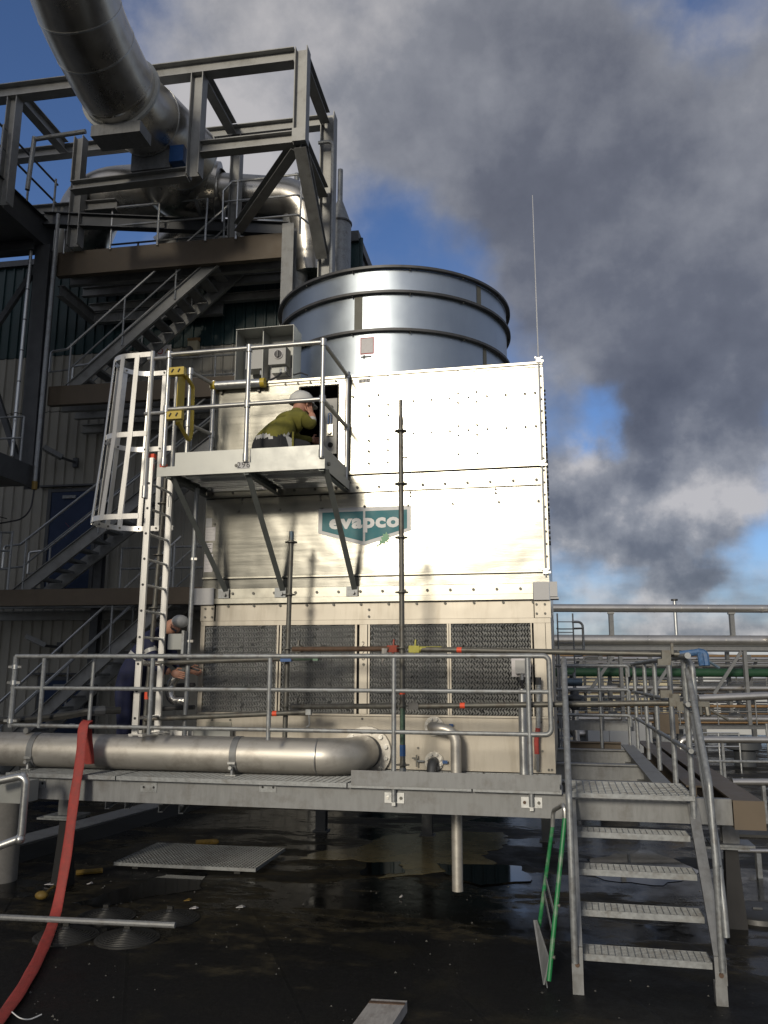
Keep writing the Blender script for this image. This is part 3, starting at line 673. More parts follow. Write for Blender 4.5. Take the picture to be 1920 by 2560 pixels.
lp_ = [(lf.x+dx*.07, lf.y, lf.z+dz*.07) for dx, dz in ((-1, -1.05), (-.5, -.75), (-.55, -.3), (-.2, -.25), (-.35, .2), (.0, .25), (-.05, .7), (.3, .6), (.45, 1), (.7, .55), (.95, .5), (.75, .2), (1, -.1), (.6, -.2), (.75, -.55), (.3, -.45), (.2, -.75), (-.25, -.7), (-.5, -.9), (-.95, -1.15))]
part('leaf_emblem', M().poly(lp_, (0, -1, 0), .001), 'leaf_green', sg, 0)
# stickers on the lower left of the casing
for (a, b, c, d, mt_) in ((508, 530, 1296, 1317, 'sticker_grey'), (500, 538, 1319, 1352, 'label_paper'), (503, 531, 1358, 1381, 'label_paper'), (503, 531, 1386, 1430, 'label_paper')):
    P, Q = oY(a, c, YP-.002), oY(b, d, YP-.002)
    s_ = part('instruction_label', M().bb(max(P.x, TX0+.01), Q.x, YP-.004, YP-.001, Q.z, P.z), mt_, tw, 0)
    if mt_ == 'label_paper':
        mb = M()
        for i in range(4):
            z = P.z-(P.z-Q.z)*(.18+.2*i); mb.bb(max(P.x, TX0+.01)+.012, Q.x-.012-.02*(i % 2), YP-.0052, YP-.0042, z-.004, z+.002)
        part('print', mb, 'sticker_grey' if c != 1358 else 'ink', s_, 0)
# ---- fan housing
FC = V3((-2.04, 10.125, 0)); FR = 1.47
yq = FC.y-FR
zr = [oY(985, p, yq).z for p in (664, 728, 823)]
zr = [zr[0]-.03, zr[1]-.02, zr[2]-.02]
fan = part('fan_housing', M().lathe([(FR, 5.30), (FR, zr[0]), (FR-.02, zr[0]), (FR-.02, 5.35)], FC, n=96), 'fan_steel', tw)
for i, z in enumerate(zr):
    rg = part('stiffening_ring', M().lathe([(FR+.001, z), (FR+.055, z), (FR+.055, z+.03), (FR+.045, z+.03), (FR+.045, z+.008), (FR+.001, z+.008)], FC, n=96), 'dark_ring', fan)
    mb = M()
    for k in range(14): a = k/14*2*math.pi+.1; mb.disc(FC+V3(((FR+.03)*math.cos(a), (FR+.03)*math.sin(a), z-.022)), (0, 0, 1), .009, .022, 6)
    part('bolts', mb, 'black', rg)
def on_fan(px, py):                                   # point of the housing seen at this pixel
    d = ray(px, py); ox, oy = CAM.x-FC.x, CAM.y-FC.y
    a = d.x**2+d.y**2; b = 2*(ox*d.x+oy*d.y); c = ox*ox+oy*oy-(FR+.003)**2
    t = (-b-math.sqrt(b*b-4*a*c))/(2*a); return CAM+d*t
def fan_patch(name, a0, a1, z0, z1, mt, r=.004):
    mb = M().lathe([(FR+.001, z0), (FR+r, z0), (FR+r, z1), (FR+.001, z1)], FC, n=6, a0=a0, a1=a1); return part(name, mb, mt, fan)
def fan_ang(px, py): p = on_fan(px, py); d, x, y = basis((0, 0, 1), (0, 1, 0)); q = p-FC; return math.atan2(q.dot(y), q.dot(x))
for px0, px1, lv in ((886, 906, 1), (1193, 1203, 0), (1206, 1214, 2)):
    a0, a1 = fan_ang(px0, 780), fan_ang(px1, 780)
    z0, z1 = ((zr[2]+.03, zr[1]-.01), (zr[1]+.03, zr[0]-.01), (5.33, zr[2]-.01))[(0, 1, 2)[{1: 0, 0: 1, 2: 2}[lv]]]
    fan_patch('joint_strip', min(a0, a1), max(a0, a1), z0, z1, 'band_strip')
pa, pb = on_fan(901, 845), on_fan(935, 884)
a0, a1 = fan_ang(901, 845), fan_ang(935, 845)
fan_patch('warning_label', min(a0, a1), max(a0, a1), pb.z, pa.z, 'ink_red', .0035); e_ = .007
fan_patch('warning_label', min(a0, a1)+e_, max(a0, a1)-e_, pb.z+.012, pa.z-.012, 'label_paper', .006)
fan_patch('direction_arrow', min(a0, a1)+.018, max(a0, a1)-.006, pb.z-.040, pb.z-.022, 'ink', .005)
fan_patch('direction_arrow', *sorted((fan_ang(908, 890), fan_ang(913, 890))), pb.z-.052, pb.z-.010, 'ink', .0055)
# ---- lightning rod
lt = thing('lightning_rod', 'thin tall lightning rod clamped to the right front corner of the cooling tower', 'lightning rod', (TX1-.04, YP-.02, 3.1))
rx = oY(1346, 895, YP-.035).x
tip = oY(1331, 488, YP-.035)
part('rod', M().path([(rx, YP-.035, 3.10), (rx, YP-.035, 5.36)], .008, 8), 'alu', lt)
part('tip_rod', M().path([(rx, YP-.035, 5.36), tip], .006, 8, radii=[.007, .0045]), 'alu', lt)
for z in (5.34, 4.24, 3.15): part('clamp', M().box((rx, YP-.032, z), (.05, .03, .05)).disc((rx-.03, YP-.05, z+.02), (0, -1, 0), .01, .015, 6).disc((rx+.03, YP-.05, z+.02), (0, -1, 0), .01, .015, 6).box((rx+.03, YP-.03, z-.01), (.04, .01, .02)), 'bolt_bright', lt)
# ================================================================== SERVICE PLATFORM ON THE TOWER
sp = thing('service_platform', 'small silver access platform with tubular rails bracketed high on the cooling tower', 'platform', (-3, 7.8, 4.1))
SX0, SX1, SY0, SY1 = -3.80, -2.14, 7.33, 8.27
dz0, dz1 = 4.055, 4.150
fr = part('deck_frame', M().bb(SX0-.06, SX1, SY0-.006, SY0, dz0, dz1).bb(SX1-.006, SX1, SY0, SY1, dz0, dz1), 'deck_white', sp, 0)
part('side_frame', M().bb(SX0, SX0+.006, SY0, SY1, dz0, dz1), 'strut_grey', sp, 0)
for x in (SX0+.04, -2.95, SX1-.06): part('deck_bearer', M().chan((x, SY0, 4.075), (x, SY1, 4.075), .05, .08, .006), 'strut_grey', sp)
mb0 = M(); L_, W_ = .79, .225                      # perforated plank
for i in range(26):
    for j in range(4): mb0.lathe([(.009, -.004), (.013, -.004), (.013, 0), (.009, 0)], (-L_/2+.03+i*.029, -W_/2+.04+j*.048, 0), n=5)
for j in range(5): mb0.box((0, -W_/2+.016+j*.048, -.002), (L_, .022, .003))
mb0.box((0, -W_/2, -.02), (L_, .003, .038)).box((0, W_/2, -.02), (L_, .003, .038))
pm = mb0.mesh('deck_plank', smooth=0); pm.materials.append(MATS['galv_bright'])
for k, x in enumerate((-3.37, -2.55)):
    for j in range(4): inst('deck_plank', pm, sp, (x, SY0+.125+j*.232, dz1-.012))
for x, yb in ((-3.74, 0), (-2.95, 0), (-2.165, 0)):
    bot = V3((x+.24*(1 if x < -3 else .28), SY1-.02, 3.0)) if x != -2.95 else V3((-2.87, SY1-.02, 3.0))
    s_ = part('strut', M().angle(V3((x, SY0+.03, 4.05)), bot, .055, .008, (0, 1, 0)), 'strut_grey', sp)
    part('strut_foot', M().box(bot+V3((.0, .008, -.015)), (.12, .012, .10)).disc(bot+V3((.02, 0, -.03)), (0, -1, 0), .016, .03, 6), 'galv', s_)
for x0, x1 in ((-3.69, -2.925), (-2.905, -2.205)):
    part('toe_board', M().bb(x0, x1, SY0+.03, SY0+.036, 4.153, 4.298), 'deck_white', sp, 0)
part('toe_board', M().bb(SX1-.03, SX1-.024, SY0+.04, SY1-.05, 4.153, 4.29), 'deck_white', sp, 0)
rT, rM = 5.315, 4.735
ry = SY0-.022
def fit(c, r=.032, h=.07, ax=(0, 0, 1), parent=None): return part('rail_fitting', M().lathe([(.02, -h/2), (r, -h/2), (r, h/2), (.02, h/2)], c, ax, 12), 'alu_rail', parent or sp)
for px in (-3.785, -2.93, -2.17):
    po = part('post', M().tube((px, ry, 4.155), (px, ry, rT), .0225, 12), 'alu_rail', sp)
    fit((px, ry, rT-.005), parent=po); fit((px, ry, rM), parent=po); fit((px, ry, 4.20), .028, .07, parent=po)
for xx, y in ((-2.17, SY1-.03), (-3.70, SY1-.05), (-3.785, 7.80)):
    po = part('post', M().tube((xx, y, 4.10), (xx, y, rT), .0225, 12), 'alu_rail', sp)
    fit((xx, y, rT), parent=po); fit((xx, y, rM), parent=po)
part('rail', M().tube((-3.785, ry, rT), (-2.17, ry, rT), .0225, 12), 'alu_rail', sp)
part('rail', M().tube((-3.785, ry, rM), (-2.17, ry, rM), .0225, 12), 'alu_rail', sp)
part('rail', M().tube((-2.17, ry, rT), (-2.17, SY1-.03, rT), .0225, 12), 'alu_rail', sp)
part('rail', M().tube((-2.17, ry, rM), (-2.17, SY1-.03, rM), .0225, 12), 'alu_rail', sp)
for z in (rT, rM, 4.42): part('rail', M().tube((-3.785, 7.80, z), (-3.70, SY1-.05, z), .02, 10), 'alu_rail', sp)
for z in (rT, rM): part('rail', M().tube((-3.785, ry, z-.03), (-4.02, ry, z-.03), .019, 10), 'alu_rail', sp)
c_ = oY(609, 1163, SY0-.0075); tag(sp, '296', c_, .082, (.125, .068))
part('bolt', M().disc(oY(591, 1164, SY0-.006), (0, -1, 0), .016, .008, 10), 'bolt_grey', sp)
part('bolt', M().disc(oX(820, 1160, SX1+.001), (1, 0, 0), .02, .02, 8), 'bolt_grey', sp)
# yellow self-closing gate
yg = part('swing_gate', M().pipe([(-3.70, 7.41, 5.20), (-3.70, 7.70, 5.10), (-3.70, 7.72, 4.62), (-3.70, 7.68, 4.50), (-3.70, 7.41, 4.62)], .021, .05, 8), 'yellow_paint', sp, label='yellow self-closing safety gate')
part('gate_plate', M().bb(-3.725, -3.717, 7.39, 7.55, 4.60, 5.20), 'yellow_paint', yg)
part('gate_label', M().bb(-3.731, -3.726, 7.43, 7.52, 4.76, 4.98), 'label_paper', yg); part('print', M().bb(-3.734, -3.732, 7.445, 7.505, 4.84, 4.93), 'blue_paint', yg)
for z in (5.12, 4.66):
    h_ = part('hinge', M().bb(-3.76, -3.60, SY0-.065, SY0-.035+.03, z-.04, z+.04), 'yellow_paint', yg)
    part('bolt', M().bar((-3.73, SY0-.07, z-.015), (-3.71, SY0-.07, z+.02), .012, .01).bar((-3.66, SY0-.07, z-.015), (-3.64, SY0-.07, z+.02), .012, .01), 'ink', h_)
# ================================================================== CAGED LADDER
ld = thing('caged_ladder', 'bright aluminium caged ladder standing on the platform left of the cooling tower', 'ladder', (-3.93, 7.55, PT))
LXX = -3.93
for y, zt, wdt in ((7.33, 4.25, .075), (7.775, 4.25, .075)):
    s_ = part('stile', M().bb(LXX-.030, LXX+.030, y-.0125, y+.0125, 1.60, zt).bb(LXX-.030, LXX-.024, y-.016, y-.0126, 1.60, zt).bb(LXX+.024, LXX+.030, y-.016, y-.0126, 1.60, zt), 'alu', ld, 0)
    mb = M()
    for i in range(10): mb.disc((LXX-.004, y-.0126, 1.74+i*.25), (0, -1, 0), .0125, .0035, 10)
    part('rung_end', mb, 'ink', s_, kind='stuff')
    part('foot', M().box((LXX+.02, y, 1.594), (.14, .07, .012)), 'alu', s_)
for i in range(10): part('rung', M().tube((LXX, 7.34, 1.74+i*.25), (LXX, 7.765, 1.74+i*.25), .014, 8), 'galv_bright', ld)
part('foot_frame', M().bb(LXX-.05, LXX-.01, 7.30, 7.93, 1.577, 1.587).bb(LXX+.05, LXX+.09, 7.30, 7.93, 1.577, 1.587).bb(LXX-.05, LXX+.09, 7.86, 7.92, 1.237, 1.576).bb(LXX-.3, LXX+.3, 7.932, 7.95, 1.5, 1.59), 'alu', ld, 0)
for y in (7.31, 7.795):
    po = part('stanchion', M().tube((LXX-.035 if y < 7.5 else LXX, y-.01, 3.86 if y < 7.5 else 3.9), (LXX-.035 if y < 7.5 else LXX, y-.01, 5.36), .0215, 10), 'alu_rail', ld)
    fit((LXX-.035 if y < 7.5 else LXX, y-.01, 3.90), .026, .12, parent=po)
part('stile_cap', M().box((LXX, 7.36, 4.60-.33), (.05, .05, .05)), 'orange_tape', ld)
part('stile_cap', M().box((LXX+.10, 7.40, 4.175), (.06, .05, .05)), 'orange_tape', ld)
def hoop(z, rx_, ry_, cx_):
    c = [V3((LXX-.035, 7.55-ry_, z)), V3((cx_-rx_, 7.55-ry_, z)), V3((cx_-rx_, 7.55+ry_, z)), V3((LXX, 7.55+ry_, z))]
    f = fillet(c, ry_*.95, 9); L = [0]
    for p_, q_ in zip(f, f[1:]): L.append(L[-1]+(q_-p_).length)
    out = []
    for k in range(27):
        t = L[-1]*k/26; i = max(j for j in range(len(L)) if L[j] <= t+1e-9); i = min(i, len(f)-2)
        out.append(f[i].lerp(f[i+1], (t-L[i])/(L[i+1]-L[i])))
    return out
def strip(mb, pts, w_, t_, wid=(0, 0, 1)):
    """flat bar bent along pts, w_ wide along `wid`"""
    W3 = V3(wid); k = len(pts); base = len(mb.v)
    for i in range(k):
        t = (pts[min(i+1, k-1)]-pts[max(i-1, 0)]).normalized(); n_ = t.cross(W3).normalized()*t_/2; h = W3*w_/2
        mb.v += [pts[i]-h-n_, pts[i]-h+n_, pts[i]+h+n_, pts[i]+h-n_]
    for i in range(k-1):
        for j in range(4):
            j2 = (j+1) % 4; mb.f.append((base+i*4+j, base+i*4+j2, base+(i+1)*4+j2, base+(i+1)*4+j))
    mb.f += [(base, base+3, base+2, base+1), tuple(base+(k-1)*4+i for i in range(4))]
    return mb
HP = [(5.33, .47, .26, -4.02), (4.49, .52, .28, -4.02), (3.645, .60, .34, -4.0)]
hps = [hoop(*h) for h in HP]
for h in hps: part('cage_hoop', strip(M(), h, .052, .006), 'alu', ld)
for k in (3, 6, 9, 11, 13, 15, 17, 20, 23):
    pts = [hps[0][k]+V3((0, 0, .0)), hps[1][k], hps[2][k]-V3((0, 0, .03))]
    q = [pts[0].lerp(pts[1], t/4) for t in range(4)]+[pts[1].lerp(pts[2], t/4) for t in range(5)]
    cen = V3((LXX, 7.55, 0)); wd_ = (hps[0][min(k+1, 26)]-hps[0][k-1]).normalized(); rad = wd_.cross(V3((0, 0, 1)))
    q = [p+rad*-.007 for p in q]
    s_ = part('cage_strap', strip(M(), q, .05, .006, wd_), 'alu', ld)
    part('bolts', M().disc(hps[0][k], rad, .011, .012, 8).disc(hps[1][k], rad, .011, .012, 8).disc(hps[2][k], rad, .011, .012, 8), 'bolt_grey', s_, kind='stuff')

# ================================================================== CONTROL CABINET, CONDUIT
cb = thing('isolator_cabinet', 'open grey steel weather hood with isolator switch and junction box on the tower top', 'cabinet', (-3.1, 8.5, 5.33))
yC = 8.55
X0, X1 = oY(597, 900, yC).x, oY(741, 900, yC).x; ZT = oY(680, 828, yC).z; Xm = oY(661, 900, yC).x
part('hood', M().bb(X0, X1, yC+.16, yC+.166, 5.33, ZT).bb(X0, X1, yC-.12, yC+.16, ZT, ZT+.006).bb(X0, X0+.006, yC-.10, yC+.16, 5.33, ZT).bb(X1-.006, X1, yC-.12, yC+.16, 5.33, ZT).bb(Xm-.005, Xm+.005, yC-.06, yC+.16, 5.33, ZT), 'cabinet_grey', cb, 0)
a, b = oY(678, 874, yC), oY(719, 915, yC)
sw = part('isolator_switch', M().bb(a.x, b.x, yC-.08, yC+.10, b.z, a.z), 'box_grey', cb, 0)
part('switch_base', M().bb(a.x+.02, b.x-.01, yC-.02, yC+.12, b.z-.08, b.z-.001), 'cabinet_grey', sw)
kc = oY(696, 886, yC-.082)
part('knob', M().disc(kc, (0, -1, 0), .045, .02, 16), 'ink', sw); part('knob_ring', M().lathe([(.045, 0), (.055, 0), (.055, .012), (.045, .012)], kc, (0, -1, 0), 16), 'label_paper', sw)
part('handle', M().box(kc+V3((0, -.028, 0)), (.018, .018, .08)), 'dark_ring', sw)
a, b = oY(620, 881, yC), oY(659, 925, yC)
jb = part('junction_box', M().bb(a.x, b.x, yC-.06, yC+.12, b.z, a.z), 'box_grey', cb, 0)
part('backplate', M().bb(Xm+.03, X1-.05, yC+.13, yC+.145, 5.335, 5.62), 'label_paper', cb, 0)
for i, (px, py) in enumerate(((702, 925), (714, 922), (652, 930))): part('cable_gland', M().tube(oY(px, py-3, yC-.02), oY(px, py+7, yC-.02), .014, 8), 'bolt_bright', cb)
cp0 = oY(703, 932, yC-.03)
part('cable', M().pipe([cp0, cp0+V3((-.02, -.05, -.06)), oY(680, 948, 8.30), oY(664, 955, 8.26)], .012, .03, 6), 'ink', cb)
part('cable', M().pipe([oY(715, 932, yC-.03), oY(722, 941, 8.45), oY(752, 932, 8.5), oY(770, 938, 8.5)], .009, .03, 6), 'ink', cb)
cd_ = thing('cable_conduit', 'short grey conduit tube with yellow end caps along the top of the cooling tower', 'conduit', (-3.5, 8.26, 5.3))
p0, p1 = oY(540, 964, 8.22), oY(652, 957, 8.22)
part('tube', M().tube(p0, p1, .048, 14), 'galv_bright', cd_)
dd = (p1-p0).normalized()
for p, s_ in ((p0, -1), (p1, 1)): part('end_cap', M().tube(p, p+dd*(s_*.05), .053, 14), 'yellow_paint', cd_)
for t in (.08, .92): part('saddle', M().bar(p0.lerp(p1, t)+V3((0, .055, -.08)), p0.lerp(p1, t)+V3((0, .055, .06)), .03, .02, (0, 1, 0)), 'bolt_grey', cd_)

# ================================================================== SCAFFOLDING
def standard(label, base, top, mt, ros, extra=None, group='scaffold standards beside the tower'):
    t = thing('scaffold_standard', label, 'scaffold pole', base, group)
    base, top = V3(base), V3(top)
    part('tube', M().tube(base, top, .0242, 14), mt, t)
    part('base_collar', M().disc(base, (0, 0, 1), .06, .012, 12).tube(base+V3((0, 0, .01)), base+V3((0, 0, .1)), .03, 12), 'scaffold_green' if mt != 'scaffold' else 'galv', t)
    for z in ros:
        f = (z-base.z)/(top.z-base.z); c = base.lerp(top, f)
        part('rosette', M().lathe([(.025, -.004), (.061, -.004), (.061, .005), (.025, .005)], c, n=18).lathe([(.0243, -.02), (.028, -.02), (.028, .02), (.0243, .02)], c, n=12), mt, t)
    return t
zA = lambda py, Y=7.525, px=1004: oY(px, py, Y).z
sA = standard('tall dark scaffold pole with a narrowed spigot end standing before the shield sign', (-1.43, 7.525, 1.24), (-1.448, 7.525, 4.53), 'scaffold', [zA(p) for p in (1078, 1210, 1344, 1481, 1620, 1765, 1912)])
part('spigot', M().path([(-1.448, 7.525, 4.50), (-1.448, 7.525, 4.56), (-1.448, 7.525, 4.60), (-1.448, 7.525, zA(1000))], .019, 12, radii=[.026, .026, .018, .0185]), 'scaffold', sA)
part('wedge_hook', M().box((-1.40, 7.51, 4.17), (.04, .01, .014)).box((-1.385, 7.51, 4.15), (.012, .01, .05)), 'scaffold', sA)
part('tape', M().tube((-1.4345, 7.525, zA(1722)), (-1.4342, 7.525, zA(1736)), .0255, 12), 'orange_tape', sA)
part('paint_sleeve', M().tube((-1.431, 7.525, zA(1890)), (-1.432, 7.525, zA(1862)), .027, 12), 'blue_paint', sA)
part('paint_sleeve', M().tube((-1.432, 7.525, zA(1860)), (-1.433, 7.525, zA(1770)), .0247, 12), 'scaffold_green', sA)
YB = 7.84                                        # these two stand behind the big pipe
zB_ = lambda py, px=722: oY(px, py, YB).z
bt, bb_ = oY(729, 1330, YB), oY(712, 1842, YB); bx0 = bt.x+(bb_.x-bt.x)*(bt.z-1.24)/(bt.z-bb_.z)
sB = standard('short blue-grey scaffold pole rising before the second louvre panel and ending below the struts', (bx0, YB, 1.24), tuple(bt), 'scaffold', [zB_(p) for p in (1356, 1487, 1622, 1765)])
part('blue_end', M().tube(oY(728.6, 1352, YB), oY(729, 1329, YB), .0246, 12), 'scaffold_blue', sB)
ct, cb2 = oY(414, 1195, YB), oY(363, 1800, YB); cx0 = ct.x+(cb2.x-ct.x)*(ct.z-1.24)/(ct.z-cb2.z)
sC = standard('scaffold pole standing inside the line of the caged ladder between its two stiles', (cx0, YB, 1.24), tuple(ct), 'scaffold', [oY(400, p, YB).z for p in (1260, 1388, 1520, 1655, 1796)])
part('tape', M().tube(oY(367, 1748, YB), oY(368, 1729, YB), .026, 12), 'orange_tape', sC)
dt, db = oY(490, 1240, YB), oY(462, 1810, YB); dx0 = dt.x+(db.x-dt.x)*(dt.z-1.24)/(dt.z-db.z)
sD = standard('plain galvanised scaffold tube rising along the left front edge of the cooling tower', (dx0, YB, 1.24), (dt.x+.01, YB, 4.04), 'galv', [])
for py in (1398, 1603): c = oY(490-28*(py-1240)/570, py, YB); part('band_clamp', M().lathe([(.0245, -.012), (.030, -.012), (.030, .012), (.0245, .012)], c, n=12).box(c+V3((.037, -.01, 0)), (.03, .02, .024)), 'bolt_bright', sD)
def ledger(label, p, q, mt, heads=(), tape=None, r=.0242):
    t = thing('scaffold_ledger', label, 'scaffold tube', p, 'scaffold tubes clamped across the tower front')
    p, q = V3(p), V3(q); d = (q-p).normalized()
    part('tube', M().tube(p, q, r, 12), mt, t)
    for c, hm in heads:
        c = V3(c); part('wedge_head', M().bar(c-d*.05, c+d*.05, .05, .062).bar(c+V3((0, 0, -.05)), c+V3((.01, 0, .085)), .012, .035, (0, 1, 0)), hm, t)
    for f in tape or (): c = p.lerp(q, f); part('tape', M().tube(c-d*.022, c+d*.022, r+.0012, 12), 'orange_tape', t)
    return t
pA = lambda py: V3((-1.43, 7.525, zA(py)))
e1 = oY(1700, 1636, 7.22); e2 = oY(1698, 1757, 7.22)
h1, h2 = pA(1623)+V3((.11, 0, 0)), pA(1765)+V3((.10, 0, 0))
l1 = ledger('upper scaffold tube with yellow wedge end and red tape running right to a blue clamp', pA(1623)+V3((.15, 0, 0)), e1, 'scaffold', [(h1, 'yellow_wedge')], (.17,))
part('yellow_end', M().tube(pA(1623)+V3((.14, 0, 0)), pA(1623)+V3((.36, -.02, 0)), .0246, 12), 'yellow_wedge', l1)
bw = oY(1712, 1633, 7.2); part('blue_wrapped_end', M().tube(e1, bw+V3((.12, 0, .01)), .028, 10).pipe([bw+V3((.10, 0, .01)), bw+V3((.15, -.02, -.0)), bw+V3((.155, -.03, -.10))], .03, .03, 8).tube(bw+V3((.11, -.04, 0)), bw+V3((.118, -.05, -.10)), .024, 8), 'blue_wrap', l1)
part('swivel_clamp', M().box(oY(1665, 1640, 7.17), (.07, .07, .09)).box(oY(1680, 1622, 7.17), (.02, .03, .09)).box(oY(1660, 1655, 7.14), (.10, .05, .05)), 'scaffold', l1)
part('clamp_bolt', M().tube(bw+V3((.12, -.02, -.03)), bw+V3((.25, -.05, -.12)), .012, 6), 'scaffold_blue', l1)
l2 = ledger('lower scaffold tube with red tape running right to a swivel clamp at the landing rail', pA(1765)+V3((.13, 0, 0)), e2, 'scaffold', [(h2, 'dark_ring')], (.19,))
part('swivel_clamp', M().box(oY(1685, 1750, 7.16), (.08, .07, .10)).box(oY(1665, 1735, 7.15), (.09, .05, .06)).box(oY(1700, 1765, 7.14), (.05, .05, .07)), 'scaffold', l2)
cl = oY(1756, 1760, 7.1); part('clamp_jaw', M().box(cl, (.10, .06, .04)).tube(cl+V3((-.02, 0, -.01)), cl+V3((-.025, -.02, -.09)), .024, 8).tube(cl+V3((.03, 0, -.01)), cl+V3((.035, -.02, -.09)), .024, 8).tube(cl+V3((.04, 0, -.04)), cl+V3((.18, -.03, -.12)), .012, 6), 'scaffold', l2)
part('spacer', M().tube(e2, cl, .02, 8), 'scaffold', l2)
pB = lambda py, dx=.05: oY(720, py, YB-.02)+V3((dx, 0, 0))
l3 = ledger('rusty brown scaffold tube with red wedge end between the two middle scaffold poles', pB(1623), pA(1622)+V3((-.12, 0, 0)), 'scaffold_rust', [(pA(1622)+V3((-.09, 0, .0)), 'red_wedge'), (pB(1623, .1), 'scaffold')])
part('rag', M().path([oY(962, 1622, 7.49), oY(960, 1640, 7.48), oY(955, 1660, 7.485)], .02, 6, radii=[.03, .02, .006]), 'plank', l3)
l4 = ledger('lower grey scaffold tube spanning between the two middle scaffold poles', pB(1767), pA(1765)+V3((-.06, 0, 0)), 'scaffold', [(pB(1767, .08), 'dark_ring')])
a, b = oY(366, 1658, 7.78), oY(790, 1644, 7.76)
l5 = ledger('upper left scaffold tube with an orange band and blue head crossing the first louvre panel', a, b, 'scaffold', [], (.745,))
f_ = a.lerp(b, .83); part('blue_head', M().bar(f_-(b-a).normalized()*.05, f_+(b-a).normalized()*.06, .055, .06), 'blue_paint', l5); part('green_end', M().tube(a.lerp(b, .88), b, .0246, 12).box(b+V3((.0, 0, 0)), (.05, .05, .06)), 'scaffold_green', l5)
a, b = oY(362, 1798, 7.78), oY(772, 1780, 7.76)
l6 = ledger('lower left scaffold tube with an orange band ending in a hook above the big pipe', a, b, 'scaffold', [], (.80,))
part('hook', M().box(b, (.05, .05, .05)).pipe([b+V3((.0, 0, -.02)), b+V3((.01, 0, -.12)), b+V3((-.02, 0, -.14))], .008, .02, 6), 'galv', l6)

# ================================================================== PIPEWORK ON THE BASIN
mp = thing('main_water_pipe', 'thick stainless steel water pipe elbowing into the flange on the tower basin', 'pipe', (-3.6, 7.6, 1.3))
PR = .165; PY = 7.62
pz = 1.408
xf = -1.935                                  # flange centre on the basin face
FL = V3((xf, YP+.005, 1.40))
ex = xf-.02
elbow = fillet([V3((-2.75, PY, pz)), V3((ex, PY, pz)), V3((ex, YP-.12, 1.40))], .49, 10)
part('elbow', M().path(elbow[1:-1]+[elbow[-1]], PR, 28), 'stainless', mp)
part('straight_length', M().tube((-12.9, PY, pz-.004), elbow[1]-V3((.004, 0, 0)), PR-.002, 28), 'stainless', mp)
part('weld_seam', M().lathe([(PR-.002, -.006), (PR+.003, -.003), (PR+.003, .003), (PR-.002, .006)], elbow[1], (1, 0, 0), 28), 'galv_bright', mp)
def flange(parent, c, r, t, nb, br, hub=None, mt='stainless'):
    f = part('flange', M().lathe([(.01, .0), (r, .0), (r, t), (.01, t)], c, (0, -1, 0), 28), mt, parent)
    for k in range(nb):
        a = 2*math.pi*(k+.5)/nb; q = V3(c)+V3((br*math.cos(a), -t, br*math.sin(a)))
        part('bolt', M().disc(q, (0, -1, 0), .022 if r > .15 else .016, .028, 6), 'bolt_bright', f)
    return f
flange(mp, FL, .245, .05, 12, .205)
part('stub', M().tube((ex, YP-.13, 1.40), (xf, YP-.04, 1.40), PR-.006, 28), 'dark_steel', mp)
for px in (70, 580):
    x = oY(px, 1900, PY-PR).x
    k = part('pipe_strap', M().lathe([(PR+.001, -.032), (PR+.007, -.032), (PR+.007, .032), (PR+.001, .032)], (x, PY, pz-.004), (1, 0, 0), 28), 'galv_beam', mp)
    part('strap_leg', M().tube((x, PY-PR-.0, pz-.10), (x, PY-PR-.0, PT+.005), .014, 8).box((x, PY-PR-.012, pz-.06), (.07, .02, .02)).disc((x, PY-PR-.02, pz-.10), (0, -1, 0), .018, .03, 6).box((x, PY-PR-.0, PT+.006), (.1, .06, .01)), 'galv_bright', k)
part('strap_lug', M().disc((oY(75, 1830, PY).x, PY-.02, pz+PR+.02), (0, -1, 0), .03, .05, 12), 'galv_beam', mp)
for x in (-7.6, -10.4): part('pipe_stand', M().bar((x, PY, .0), (x, PY, pz-PR-.01), .12, .12, (0, 1, 0)).box((x, PY, .012), (.3, .3, .024)), 'galv_beam', mp)
# overflow pipe
of = thing('overflow_pipe', 'slim stainless overflow pipe bending down from the basin flange through the platform', 'pipe', (-1.1, 8.1, .2))
c1 = oY(1086, 1815, YP+.01)
flange(of, c1, .095, .03, 8, .072)
xo = oY(1140, 1900, 8.06).x
path_ = fillet([c1+V3((0, -.02, 0)), c1+V3((.0, -.24, -.0)), V3((xo, 8.06, c1.z-.02)), V3((xo, 8.06, .215))], .13, 7)
part('pipe_run', M().path(path_, .0505, 18), 'stainless', of)
part('blue_tag', M().box(oY(1128, 1813, YP-.02), (.04, .01, .025)), 'blue_paint', of)
dv = thing('drain_valve', 'small flanged drain valve with hand lever low on the tower basin', 'valve', (-1.26, 8.25, 1.25))
c2 = oY(1086, 1903, YP+.01)
flange(dv, c2, .092, .03, 8, .070)
part('stub', M().pipe([c2+V3((0, -.02, 0)), c2+V3((0, -.16, -.0)), c2+V3((0, -.2, -.10))], .046, .07, 16), 'dark_steel', dv)
part('stem', M().tube(c2+V3((-.09, -.04, 0)), c2+V3((-.17, -.05, 0)), .010, 8), 'galv', dv)
part('hand_lever', M().bar(c2+V3((-.165, -.06, -.05)), c2+V3((-.165, -.06, .06)), .012, .02, (0, 1, 0)).box(c2+V3((-.19, -.06, .03)), (.04, .012, .014)), 'bolt_grey', dv)
part('blue_tag', M().box(c2+V3((.11, -.05, 0)), (.05, .01, .03)), 'blue_paint', dv)
